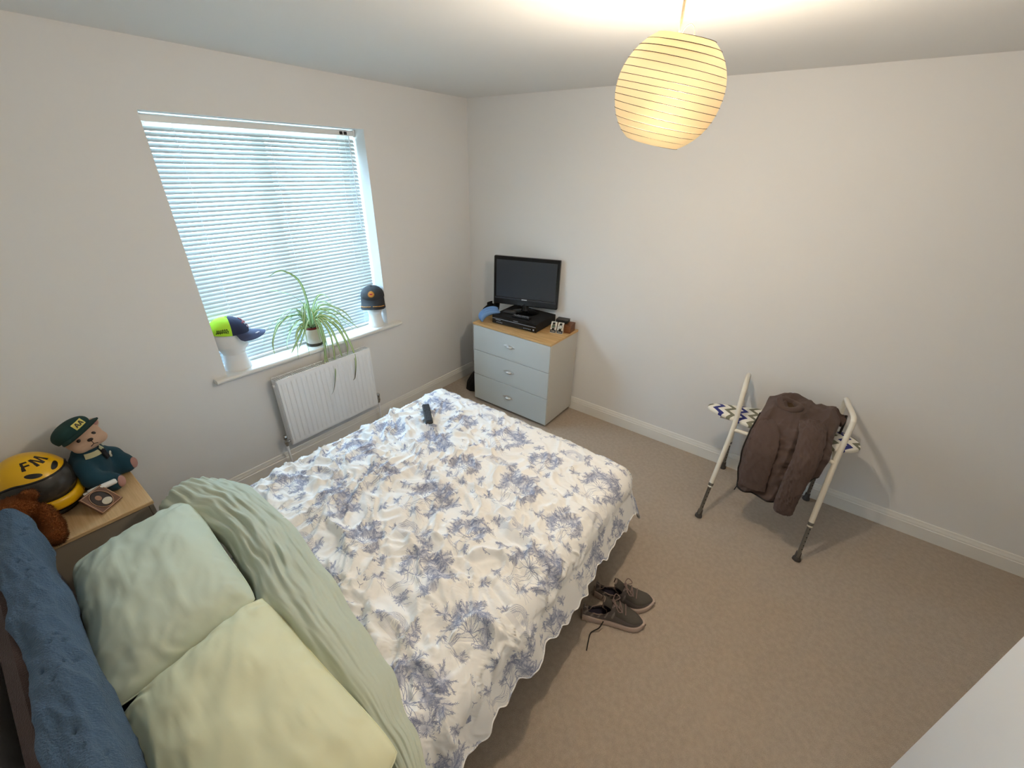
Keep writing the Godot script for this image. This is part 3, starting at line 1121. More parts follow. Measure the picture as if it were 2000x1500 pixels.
func bedside_table() -> void:
	wood("beech_top", Color(0.82, 0.67, 0.48), Color(0.91, 0.78, 0.60), 64)
	mat("taupe_side", Color(0.60, 0.55, 0.49), 0.6)
	var t := thing("bedside_table", "small bedside table with a wood top between bed and window wall", "bedside table", Vector3(0.255, 0, 2.985))
	var b := MB.new()
	var w := 0.46
	var d := 0.44
	b.box(Vector3(0, 0.265, 0.008), Vector3(w - 0.02, 0.49, d - 0.03), 0.002)
	part("carcass", b, M.taupe_side, t)
	b = MB.new()
	b.box(Vector3(0, 0.521, 0), Vector3(w, 0.02, d), 0.003)
	part("top_board", b, M.beech_top, t)
	for k in 2:
		b = MB.new()
		b.box(Vector3(0, 0.145 + 0.24 * k, -d / 2 + 0.012), Vector3(w - 0.024, 0.232, 0.018), 0.002)
		var o := part("drawer", b, M.taupe_side, t)
		b = MB.new()
		b.lathe([Vector2(0, 0.022), Vector2(0.012, 0.02), Vector2(0.014, 0.014), Vector2(0.006, 0.008), Vector2(0.006, 0.0)], 14, Transform3D(Basis(Vector3.RIGHT, -PI / 2), Vector3(0, 0.145 + 0.24 * k, -d / 2 + 0.003)))
		part("knob", b, M.chrome, o)
	for s in [-1.0, 1.0]:
		for e in [-1.0, 1.0]:
			b = MB.new()
			b.box(Vector3(s * (w / 2 - 0.04), 0.011, e * (d / 2 - 0.05)), Vector3(0.04, 0.022, 0.04), 0.003)
			part("foot", b, M.taupe_side, t)

func lantern() -> void:
	var t := thing("pendant_lamp", "lit round cream paper lantern hanging from the ceiling on a white cord", "lamp", LAMP_AT)
	var R := 0.158
	var H := 0.132
	var rim := 0.082
	var tilt := Basis(Vector3(0.335, 0, 0.942).normalized(), -0.20) * Basis(Vector3(0.942, 0, -0.335).normalized(), 0.12)
	var rad := func(y: float) -> float:
		return sqrt(maxf(R * R - (R * R - rim * rim) * pow(absf(y) / H, 2.0), 0.0))
	mat("lantern_paper", Color(0.95, 0.88, 0.74), 0.9)
	var pm: StandardMaterial3D = M.lantern_paper
	pm.backlight_enabled = true
	pm.backlight = Color(0.115, 0.100, 0.070)
	pm.emission_enabled = true
	pm.emission = Color(1.0, 0.86, 0.58)
	pm.emission_energy_multiplier = 0.10
	var hoops := 15
	var prof := []
	for i in hoops * 4 + 1:
		var y := lerpf(-H, H, float(i) / (hoops * 4))
		var k: float = absf(fmod(i, 4.0) - 2.0) / 2.0
		prof.append(Vector2(rad.call(y) - 0.0003 * (1.0 - k * k), y))
	var b := MB.new()
	b.surf(72, prof.size() - 1, func(u, vv):
		var p: Vector2 = prof[int(round(vv * (prof.size() - 1)))]
		var wob := 1.0 + 0.004 * sin(u * TAU * 5.0 + p.y * 40.0)
		return tilt * Vector3(p.x * wob * cos(u * TAU), p.y, p.x * wob * sin(u * TAU)), true)
	part("paper_shade", b, pm, t)
	mat("bamboo_hoop", Color(0.20, 0.13, 0.08), 0.9)
	for i in hoops + 1:
		var y := lerpf(-H, H, float(i) / hoops)
		var r: float = rad.call(y) + 0.0006
		var ring := []
		for k in 61:
			ring.append(tilt * Vector3(r * cos(TAU * k / 60), y + 0.0015 * sin(TAU * k / 60 + i), r * sin(TAU * k / 60)))
		b = MB.new()
		b.tube(ring, 0.0008, 5, false)
		part("hoop", b, M.bamboo_hoop, t)
	# wire stretcher, lamp holder, bulb, cord, rose
	mat("lamp_wire", Color(0.8, 0.78, 0.74), 0.3, 0.8)
	b = MB.new()
	for s in [-1.0, 1.0]:
		b.tube(spline([tilt * Vector3(s * rim, H, 0), tilt * Vector3(s * 0.03, H - 0.004, 0), tilt * Vector3(s * 0.012, H + 0.022, 0), tilt * Vector3(0, H + 0.03, 0)], 5), 0.0012, 5)
		b.tube([tilt * Vector3(s * rim * 0.5, H - 0.003, 0), tilt * Vector3(s * rim * 0.5, -H, 0)], 0.0008, 4)
	part("wire_frame", b, M.lamp_wire, t)
	mat("cord_cream", Color(0.90, 0.86, 0.78), 0.6)
	b = MB.new()
	var off := Vector3(0.030, 0.026, 0.070)
	b.lathe([Vector2(0, 0.06), Vector2(0.008, 0.06), Vector2(0.018, 0.03), Vector2(0.022, 0.0), Vector2(0.045, -0.014), Vector2(0.045, -0.02), Vector2(0.0, -0.02)], 20, Transform3D(Basis.IDENTITY, off))
	part("lamp_holder", b, M.cord_cream, t)
	b = MB.new()
	b.tube([off + Vector3(0, 0.055, 0), off + Vector3(-0.001, 0.16, 0.001), Vector3(off.x, 2.4 - LAMP_AT.y, off.z)], 0.0042, 10)
	part("flex", b, M.cord_cream, t)
	b = MB.new()
	b.lathe([Vector2(0.0, -0.028), Vector2(0.012, -0.026), Vector2(0.04, -0.014), Vector2(0.045, 0.0)], 28, Transform3D(Basis.IDENTITY, Vector3(off.x, 2.4 - LAMP_AT.y, off.z)))
	part("ceiling_rose", b, M.cord_cream, t)
	mat("bulb_glow", Color(1, 1, 1), 0.3)
	M.bulb_glow.emission_enabled = true
	M.bulb_glow.emission = Color(1.0, 0.86, 0.66)
	M.bulb_glow.emission_energy_multiplier = 3.0
	b = MB.new()
	b.lathe([Vector2(0.014, -0.02), Vector2(0.016, -0.03), Vector2(0.029, -0.055), Vector2(0.0315, -0.072), Vector2(0.028, -0.09), Vector2(0.016, -0.101), Vector2(0, -0.104)], 24, Transform3D(Basis.IDENTITY, off))
	part("bulb", b, M.bulb_glow, t)
	var l := OmniLight3D.new()
	l.name = "bulb_light"
	l.position = off + Vector3(0, -0.068, 0)
	l.light_color = Color(1.0, 0.933, 0.84)
	l.light_energy = LAMP_ENERGY
	l.light_size = 0.03
	l.omni_range = 9.0
	l.omni_attenuation = 2.0
	l.shadow_enabled = true
	t.add_child(l)

func walking_frame() -> void:
	mat("frame_white", Color(0.90, 0.88, 0.83), 0.35)
	mat("frame_alu", Color(0.52, 0.51, 0.49), 0.35, 0.9)
	mat("ferrule_grey", Color(0.27, 0.25, 0.235), 0.75)
	var t := thing("walking_frame", "white tubular walking frame with grey rubber feet standing before the bare wall", "walking frame", Vector3(2.755, 0, 0.36))
	var o := Vector3(2.755, 0, 0.36)
	# each side: front leg, bent arm, rear leg
	var legs := {
		-1: [Vector3(2.498, 0.235, 0.604), Vector3(2.512, 0.59, 0.505), Vector3(2.502, 0.785, 0.449), Vector3(2.500, 0.813, 0.43), Vector3(2.496, 0.818, 0.38), Vector3(2.482, 0.795, 0.20), Vector3(2.477, 0.782, 0.115), Vector3(2.477, 0.755, 0.075), Vector3(2.482, 0.60, 0.063), Vector3(2.492, 0.235, 0.055)],
		1: [Vector3(3.021, 0.235, 0.60), Vector3(3.014, 0.59, 0.50), Vector3(3.017, 0.785, 0.447), Vector3(3.016, 0.815, 0.43), Vector3(3.013, 0.822, 0.38), Vector3(2.996, 0.800, 0.20), Vector3(2.992, 0.787, 0.115), Vector3(2.992, 0.758, 0.075), Vector3(3.0, 0.60, 0.063), Vector3(3.015, 0.235, 0.055)]}
	for s in [-1, 1]:
		var p := []
		for q in legs[s]:
			p.append(q - o)
		var b := MB.new()
		b.tube(spline(p, 7), 0.0135, 14)
		part("side_frame", b, M.frame_white, t)
		for e in 2:
			var top: Vector3 = p[0] if e == 0 else p[-1]
			var dir: Vector3 = ((p[0] - p[1]) if e == 0 else (p[-1] - p[-2])).normalized()
			var foot := top + dir * (top.y - 0.02) / -dir.y
			b = MB.new()
			b.tube([top - dir * 0.03, foot], 0.0102, 14)
			var leg := part("leg", b, M.frame_alu, t, "adjustable aluminium leg with a row of holes")
			b = MB.new()
			var out := Vector3(0.55, 0, 0.83)
			out = (out - dir * out.dot(dir)).normalized()
			for k in 6:
				var c := top.lerp(foot, 0.16 + 0.115 * k) + out * 0.0098
				b.ball(c, Vector3(0.0031, 0.0031, 0.0031), Basis.IDENTITY, 8, 6)
			part("adjustment_holes", b, M.dark_gap, leg)
			b = MB.new()
			var up := Basis(Quaternion(Vector3.UP, -dir))
			b.lathe([Vector2(0.0102, -0.012), Vector2(0.0148, -0.012), Vector2(0.0148, 0.004), Vector2(0.0142, 0.006)], 16, Transform3D(up, top))
			part("collar", b, M.frame_alu, leg)
			b = MB.new()
			b.lathe([Vector2(0.0105, -0.022), Vector2(0.0135, -0.022), Vector2(0.0135, -0.013), Vector2(0.0105, -0.013)], 16, Transform3D(up, top))
			part("white_ring", b, M.frame_white, leg)
			b = MB.new()
			b.lathe([Vector2(0, 0), Vector2(0.021, 0), Vector2(0.022, 0.004), Vector2(0.0195, 0.016), Vector2(0.0150, 0.024), Vector2(0.0138, 0.052), Vector2(0.0105, 0.055)], 18, Transform3D(up, Vector3(foot.x, 0.0, foot.z) + up.y * 0.0))
			part("ferrule", b, M.ferrule_grey, leg, "grey rubber ferrule")
	var bars := [[Vector3(2.511, 0.588, 0.503), Vector3(3.013, 0.588, 0.503)], [Vector3(2.511, 0.588, 0.503), Vector3(2.489, 0.575, 0.062)], [Vector3(3.013, 0.588, 0.503), Vector3(3.0, 0.575, 0.062)]]
	for q in bars:
		var b := MB.new()
		b.tube([q[0] - o, q[1] - o], 0.0115, 12)
		part("cross_bar", b, M.frame_white, t)

func board_outline(k: float) -> Vector2:                            # rounded at the right end, tapering at the left
	var a := k * TAU
	var x := cos(a)
	var y := sin(a)
	var w := 0.148 * lerpf(0.60, 1.0, sm(-1.0, 0.25, x))
	return Vector2(signf(x) * pow(absf(x), 0.80) * 0.392, signf(y) * pow(absf(y), 0.82) * w)

func ironing_board() -> void:
	var n := 256
	var im := Image.create(n, n, false, Image.FORMAT_RGB8)
	var cols := [Color(0.93, 0.92, 0.88), Color(0.48, 0.48, 0.41), Color(0.93, 0.92, 0.88), Color(0.17, 0.19, 0.46)]
	for y in n:
		for x in n:
			var zig := absf(fposmod(float(x) / n * 4.0, 1.0) - 0.5) * 2.0
			var q := fposmod(float(y) / n * 2.0 + zig * 0.32, 1.0)
			var c: Color = cols[0]
			if q < 0.22:
				c = cols[1]
			elif q > 0.5 and q < 0.72:
				c = cols[3]
			im.set_pixel(x, y, c)
	im.generate_mipmaps()
	var m := mat("chevron_cover", Color.WHITE, 0.85)
	m.albedo_texture = ImageTexture.create_from_image(im)
	var t := thing("ironing_board", "tabletop ironing board with navy, grey and white chevron cover on the walking frame", "ironing board", Vector3(2.722, 0.6, 0.315), 0.10)
	var b := MB.new()
	var hh := 0.028
	for s in 2:
		b.surf(72, 10, func(u, vv):
			var p: Vector2 = board_outline(u) * (1.0 - vv)
			var y: float = hh * (0.62 + 0.38 * sqrt(maxf(1.0 - pow(1.0 - vv, 8.0), 0.0))) if s == 0 else 0.001
			return Vector3(p.x, y, p.y), true, false, Vector3(0, 1 - 2 * s, 0))
	b.surf(72, 4, func(u, vv):
		var p := board_outline(u)
		return Vector3(p.x * (1.0 + 0.008 * sin(vv * PI)), lerpf(0.001, hh * 0.62, vv), p.y * (1.0 + 0.02 * sin(vv * PI))), true)
	for i in b.uv.size():
		b.uv[i] = Vector2(b.v[i].z / 0.34 + 0.2, b.v[i].x / 0.26)
	part("padded_cover", b, m, t)
	mat("board_metal", Color(0.55, 0.55, 0.55), 0.4, 0.7)
	b = MB.new()
	b.box(Vector3(0.0, -0.001, 0.0), Vector3(0.62, 0.004, 0.17), 0.001)
	part("metal_base", b, M.board_metal, t)

func fleece_jacket() -> void:
	var m := mat("brown_fleece", Color(0.34, 0.275, 0.255), 1.0)
	relief(m, noise_tex(256, 0.2, 3, 17), 0.25, 7.0)
	m.rim_enabled = true
	m.rim = 0.7
	m.rim_tint = 0.7
	mat("fleece_trim", Color(0.07, 0.05, 0.045), 0.7)
	mat("fleece_lining", Color(0.25, 0.18, 0.10), 1.0)
	var nz := noise(5.0, 3, FastNoiseLite.TYPE_SIMPLEX_SMOOTH, 71)
	var rg := noise(4.5, 2, FastNoiseLite.TYPE_SIMPLEX_SMOOTH, 72, FastNoiseLite.FRACTAL_RIDGED)
	var t := thing("fleece_jacket", "dark brown zip fleece jacket hung over the white walking frame", "jacket", Vector3(2.78, 0.3, 0.5))
	var o := t.position
	# side section (z, y): behind the board, up over the bundled collar, forward over the board edge, down the front
	var sec := [Vector3(0.085, 0.60, 0), Vector3(0.095, 0.69, 0), Vector3(0.14, 0.735, 0), Vector3(0.21, 0.742, 0), Vector3(0.32, 0.725, 0), Vector3(0.44, 0.700, 0), Vector3(0.53, 0.655, 0), Vector3(0.580, 0.585, 0), Vector3(0.605, 0.50, 0), Vector3(0.622, 0.40, 0), Vector3(0.635, 0.30, 0)]
	var cv := spline(sec, 8)
	var lt := [[0.0, 2.66], [0.2, 2.628], [0.35, 2.622], [0.5, 2.612], [0.62, 2.60], [0.75, 2.596], [0.88, 2.607], [1.0, 2.632]]
	var rt := [[0.0, 2.97], [0.2, 2.985], [0.35, 2.99], [0.5, 2.975], [0.62, 2.985], [0.75, 2.972], [0.88, 2.95], [1.0, 2.938]]
	var f := func(u: float, vv: float) -> Vector3:
		var q := vv
		var hem := 1.0 - 0.10 * sm(0.30, 0.36, u) * sm(0.95, 0.85, u) * 0.0 - 0.22 * sm(0.70, 1.0, u)
		q = vv * hem
		var k: float = q * (cv.size() - 1)
		var i := mini(int(k), cv.size() - 2)
		var p: Vector3 = (cv[i] as Vector3).lerp(cv[i + 1], k - i)
		var tg: Vector3 = (cv[i + 1] - cv[i]).normalized()
		var nn := Vector3(0, tg.x, -tg.y)                            # outward in y, z
		var x := lerpf(table_lookup(lt, q), table_lookup(rt, q), u)
		var hang := sm(0.35, 0.75, q)
		var w := (rg.get_noise_2d(x * 1.3 + q * 0.15, q * 0.45) * 0.018 + nz.get_noise_2d(x * 1.4, q * 0.7) * 0.018) * lerpf(1.0, 0.9, hang)
		w += 0.012 * sin(u * 15.0 + 1.0 + nz.get_noise_2d(q * 2.0, 4.0) * 3.0) * hang
		w -= 0.045 * exp(-pow((u - 0.34) / 0.07, 2.0) - pow((q - 0.33) / 0.06, 2.0))     # hollow of the bundled neck
		w += 0.022 * exp(-pow((u - 0.34) / 0.16, 2.0) - pow((q - 0.44) / 0.05, 2.0))
		w -= 0.04 * (pow(absf(u * 2.0 - 1.0), 6.0))
		return Vector3(x, p.y, p.x) + Vector3(0, nn.y, nn.z) * w - o
	var b := MB.new()
	b.surf(110, 120, f, false, false, Vector3(0, 1, 1), Vector2(3, 5))
	b.surf(40, 50, func(u, vv):
		var p: Vector3 = f.call(u, vv)
		return p + Vector3(0, -0.012, -0.018 * sin(PI * u) - 0.002), false, false, Vector3(0, -1, -1))
	part("body", b, m, t)
	# sleeve hanging down the front
	var line := spline([Vector3(2.865, 0.715, 0.40), Vector3(2.880, 0.690, 0.51), Vector3(2.884, 0.60, 0.600), Vector3(2.876, 0.48, 0.640), Vector3(2.872, 0.36, 0.660), Vector3(2.878, 0.275, 0.668)], 8)
	for i in line.size():
		line[i] -= o
	b = MB.new()
	b.surf(40, line.size() - 1, func(u, vv):
		var i := int(round(vv * (line.size() - 1)))
		var p: Vector3 = line[i]
		var tg: Vector3 = ((line[mini(i + 1, line.size() - 1)] as Vector3) - line[maxi(i - 1, 0)]).normalized()
		var a := (Vector3.RIGHT - tg * tg.x).normalized()
		var c := tg.cross(a)
		var w := lerpf(0.066, 0.046, vv) * (1.0 + 0.10 * nz.get_noise_2d(vv * 4.0, u * 2.0)) * (1.0 - 0.18 * sm(0.94, 1.0, vv))
		var an: float = u * TAU
		return p + a * cos(an) * w + c * sin(an) * w * (0.52 + 0.25 * nz.get_noise_2d(vv * 3.0 + 5.0, cos(an))), true)
	part("sleeve", b, m, t)
	# second, half-hidden sleeve fold at the left and the lower pocket edge
	line = []
	for p in spline([Vector3(2.66, 0.70, 0.36), Vector3(2.675, 0.680, 0.50), Vector3(2.686, 0.59, 0.603), Vector3(2.692, 0.46, 0.637), Vector3(2.70, 0.345, 0.648)], 8):
		line.append(p - o)
	b = MB.new()
	b.surf(36, line.size() - 1, func(u, vv):
		var i := int(round(vv * (line.size() - 1)))
		var p: Vector3 = line[i]
		var tg: Vector3 = ((line[mini(i + 1, line.size() - 1)] as Vector3) - line[maxi(i - 1, 0)]).normalized()
		var a := (Vector3.RIGHT - tg * tg.x).normalized()
		var c := tg.cross(a)
		var w: float = 0.068 * lerpf(0.45, 1.0, sm(0.0, 0.45, vv)) * (1.0 + 0.12 * nz.get_noise_2d(vv * 4.0 + 3.0, u * 2.0))
		var an: float = u * TAU
		return p + a * cos(an) * w + c * sin(an) * w * (0.20 + 0.14 * nz.get_noise_2d(cos(an) * 1.5, vv * 2.5)) - c * 0.012 * sm(0.4, 0.0, vv), true)
	part("sleeve", b, m, t)
	# hem cord, collar with its zip
	b = MB.new()
	var hem := []
	for k in 60:
		hem.append((f.call(k / 59.0, 1.0) as Vector3))
	b.tube(hem, 0.0045, 6)
	part("hem", b, M.fleece_trim, t)
	b = MB.new()
	var zip := []
	for k in 40:
		zip.append((f.call(0.0, lerpf(0.45, 1.0, k / 39.0)) as Vector3) + Vector3(-0.002, 0, 0.004))
	b.tube(zip, 0.004, 6)
	b.tube([zip[-1], zip[-1] + Vector3(-0.006, -0.03, 0.004)], 0.003, 5)
	part("zip", b, M.fleece_trim, t)
	b = MB.new()
	b.surf(24, 8, func(u, vv):
		var x: float = lerpf(2.945, 3.005, u)
		var z: float = lerpf(0.155, 0.245, u * 0.4 + 0.2) + 0.02 * sin(vv * PI)
		return Vector3(x + 0.010 * vv, lerpf(0.655, 0.745 - 0.028 * u, vv) + 0.006 * sin(u * 9.0), z + 0.015 * vv) - o, false, false, Vector3(0, 0, 1))
	b.surf(24, 8, func(u, vv):
		var x: float = lerpf(2.945, 3.005, u)
		var z: float = lerpf(0.155, 0.245, u * 0.4 + 0.2) - 0.016
		return Vector3(x + 0.010 * vv, lerpf(0.655, 0.745 - 0.028 * u, vv) + 0.006 * sin(u * 9.0), z) - o, false, false, Vector3(0, 0, -1))
	part("collar", b, m, t)
	b = MB.new()
	b.tube([Vector3(3.010, 0.735, 0.20) - o, Vector3(3.014, 0.69, 0.215) - o, Vector3(3.012, 0.63, 0.24) - o], 0.006, 8)
	part("collar_edge", b, M.fleece_trim, t)
	b = MB.new()
	b.surf(20, 10, func(u, vv):
		var a: float = u * TAU
		return Vector3(2.735 + 0.042 * vv * cos(a), 0.738 - 0.020 * (1.0 - vv * vv), 0.285 + 0.052 * vv * sin(a)) - o, true, false, Vector3(0, 1, 0))
	var roll := []
	for k in 41:
		var a := TAU * k / 40.0
		roll.append(Vector3(2.735 + 0.052 * cos(a) + 0.006 * sin(3.0 * a), 0.738 + 0.008 * sin(a * 2.0 + 1.0), 0.285 + 0.064 * sin(a)) - o)
	var rb := MB.new()
	rb.tube(roll, 0.019, 12, false)
	part("collar", rb, m, t)
	part("neck_lining", b, M.fleece_lining, t, "brown inside of the collar")

func shoe(called: String, label: String, at: Vector3, turn: float, mirror: float, loose: bool) -> void:
	var t := thing(called, label, "shoe", at, turn, "")
	# local: +z toe, x across, length 0.29
	var half := func(k: float) -> float:
		return 0.033 * pow(sin(clampf(k * 2.6 + 0.28, 0, PI / 2)), 0.8) + 0.015 * sm(0.35, 0.72, k) - 0.05 * pow(maxf(k - 0.66, 0.0) / 0.34, 2.6) * 0.94
	var zz := func(k: float) -> float: return (k - 0.5) * 0.288
	var bend := func(k: float) -> float: return mirror * (0.010 * sin(k * PI) - 0.012 * sm(0.6, 1.0, k))
	# sole
	var b := MB.new()
	for s in 2:
		b.surf(40, 6, func(u, vv):
			var k: float = u
			var w: float = half.call(k) + 0.006
			var top := 0.026 + 0.010 * sm(0.35, 0.0, k) + 0.008 * sm(0.85, 1.0, k)
			return Vector3(bend.call(k) + (vv * 2.0 - 1.0) * w, top if s == 0 else 0.0005 + 0.012 * sm(0.88, 1.0, k), zz.call(k) * 1.03), false, false, Vector3(0, 1 - 2 * s, 0))
	for s in [-1.0, 1.0]:
		b.surf(60, 8, func(u, vv):
			var k: float = u
			var w: float = half.call(k) + 0.006 + 0.0035 * sin(vv * PI) + (0.0018 if int(k * 30.0) % 2 == 0 and vv < 0.35 else 0.0)
			var top := 0.026 + 0.010 * sm(0.35, 0.0, k) + 0.008 * sm(0.85, 1.0, k)
			var bot := 0.0005 + 0.012 * sm(0.88, 1.0, k)
			return Vector3(bend.call(k) + s * w, lerpf(bot, top, vv), zz.call(k) * 1.03), false, false, Vector3(s, 0, 0))
	for e in 2:
		b.surf(8, 6, func(u, vv):
			var k := float(e)
			var w: float = half.call(k) + 0.006 + 0.0035 * sin(vv * PI)
			var top := 0.026 + 0.010 * sm(0.35, 0.0, k) + 0.008 * sm(0.85, 1.0, k)
			return Vector3(bend.call(k) + (u * 2.0 - 1.0) * w, lerpf(0.0005 + 0.012 * e, top, vv), zz.call(k) * 1.03 + (e * 2 - 1) * 0.004 * sin(vv * PI)), false, false, Vector3(0, 0, e * 2 - 1))
	part("sole", b, M.shoe_sole, t)
	# upper: heightfield with a foot opening
	var up := func(k: float, s: float) -> Vector3:
		var w: float = half.call(k)
		var ridge := lerpf(0.092, 0.118, sm(0.16, 0.43, k)) - 0.062 * sm(0.43, 0.86, k) + 0.004 * sin(k * 40.0) * 0.0
		ridge = maxf(ridge - 0.03 * pow(maxf(k - 0.86, 0.0) / 0.14, 2.0), 0.03)
		var wall := 0.034 * sm(0.0, 0.02, k) + 0.026
		var round_ := pow(maxf(1.0 - pow(absf(s), 2.8), 0.0), 0.42)
		var collar := 0.062 + 0.034 * pow(absf(k - 0.21) / 0.21, 2.0)
		var top := ridge if k > 0.43 else collar
		top = lerpf(collar, ridge, sm(0.33, 0.47, k))
		var y := lerpf(0.028, top, round_)
		var inside := sm(0.80, 0.62, absf(s)) * sm(0.05, 0.085, k) * sm(0.44, 0.40, k)
		y = lerpf(y, 0.034, inside)
		return Vector3(bend.call(k) + s * w * (1.0 + 0.05 * round_), y, zz.call(k))
	b = MB.new()
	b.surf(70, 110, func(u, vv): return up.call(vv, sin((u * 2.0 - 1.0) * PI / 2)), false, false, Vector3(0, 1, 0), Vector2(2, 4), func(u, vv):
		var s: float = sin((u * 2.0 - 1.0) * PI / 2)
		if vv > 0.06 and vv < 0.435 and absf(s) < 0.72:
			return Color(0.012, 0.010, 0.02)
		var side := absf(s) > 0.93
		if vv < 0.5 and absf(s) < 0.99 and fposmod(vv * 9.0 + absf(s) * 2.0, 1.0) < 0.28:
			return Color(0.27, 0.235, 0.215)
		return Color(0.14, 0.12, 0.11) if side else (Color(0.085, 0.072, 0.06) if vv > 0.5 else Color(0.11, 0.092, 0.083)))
	part("upper", b, M.shoe_upper, t)
	b = MB.new()                                                    # pale collar binding
	var rimp := []
	for k in 41:
		var a := k / 40.0 * TAU
		var kk := 0.235 - 0.185 * cos(a)
		var ss := 0.70 * sin(a)
		var q: Vector3 = up.call(clampf(kk, 0.045, 0.45), clampf(ss * 1.18, -0.86, 0.86))
		if kk < 0.40:
			rimp.append(q + Vector3(0, 0.001, 0))
	b.tube(rimp, 0.0032, 6)
	part("collar_binding", b, M.shoe_grey, t)
	b = MB.new()                                                    # tongue
	for s in [0.0, 1.0]:
		b.surf(14, 12, func(u, vv):
			var x: float = (u * 2.0 - 1.0)
			var w := lerpf(0.024, 0.030, vv) * (1.0 - 0.35 * pow(vv, 6.0))
			return Vector3(bend.call(0.42) + x * w, lerpf(0.108, 0.152, vv) - 0.012 * x * x - 0.008 * pow(vv, 4.0), lerpf(zz.call(0.50), zz.call(0.33), vv) - 0.008 * x * x - s * 0.006), false, false, Vector3(0, 0.5, 1.0 - 2.0 * s))
	part("tongue", b, M.shoe_upper_plain, t)
	b = MB.new()
	var te := []
	for k in 21:
		var x := k / 10.0 - 1.0
		te.append(Vector3(bend.call(0.42) + x * 0.0205, 0.1445 - 0.012 * x * x - 0.03 * pow(absf(x), 8.0), zz.call(0.33) - 0.008 * x * x - 0.003))
	b.tube(te, 0.0028, 6)
	part("tongue_binding", b, M.shoe_grey, t)
	for k in 5:
		b = MB.new()
		var k0 := 0.455 + 0.052 * k
		var w0 := []
		for i in 9:
			var s := lerpf(-0.62, 0.62, i / 8.0)
			var q: Vector3 = up.call(k0 + 0.030 * (i / 8.0) * (1 if k % 2 == 0 else -1), s)
			w0.append(q + Vector3(0, 0.004, 0.002))
		b.tube(w0, 0.0030, 6)
		part("lace", b, M.shoe_lace, t)
	for s in [-1.0, 1.0]:
		b = MB.new()
		var q0: Vector3 = up.call(0.455, 0.0)
		var lp := [q0 + Vector3(0, 0.006, 0), q0 + Vector3(s * 0.022, 0.018, 0.008), q0 + Vector3(s * 0.046, 0.002, 0.024), q0 + Vector3(s * 0.034, -0.008, 0.040), q0 + Vector3(s * 0.008, 0.004, 0.012)]
		b.tube(spline(lp, 6), 0.0024, 6)
		part("lace_loop", b, M.shoe_lace, t)
	if loose:
		b = MB.new()
		var inv := t.transform.affine_inverse()
		var lp := []
		for p in [Vector3(2.322, 0.045, 1.690), Vector3(2.316, 0.022, 1.716), Vector3(2.300, 0.008, 1.735), Vector3(2.292, 0.005, 1.755), Vector3(2.300, 0.004, 1.79), Vector3(2.314, 0.004, 1.835)]:
			lp.append(inv * p)
		b.tube(spline(lp, 6), 0.0028, 6)
		part("loose_lace", b, M.fleece_trim, t, "dark loose lace trailing on the carpet")

func shoes() -> void:
	mat("shoe_sole", Color(0.74, 0.66, 0.61), 0.7)
	mat("shoe_upper", Color.WHITE, 0.85)
	M.shoe_upper.vertex_color_use_as_albedo = true
	mat("shoe_upper_plain", Color(0.25, 0.225, 0.20), 0.85)
	mat("shoe_grey", Color(0.55, 0.48, 0.44), 0.8)
	mat("shoe_lace", Color(0.50, 0.42, 0.40), 0.8)
	shoe("trainer", "worn grey-black trainer with loose lace, nearer shoe at the bed's side", Vector3(2.345, 0, 1.628), 2.10, 1.0, true)
	shoe("trainer_001", "worn grey-black trainer behind the other, toe closer to the wall", Vector3(2.345, 0, 1.495), 1.97, -1.0, false)

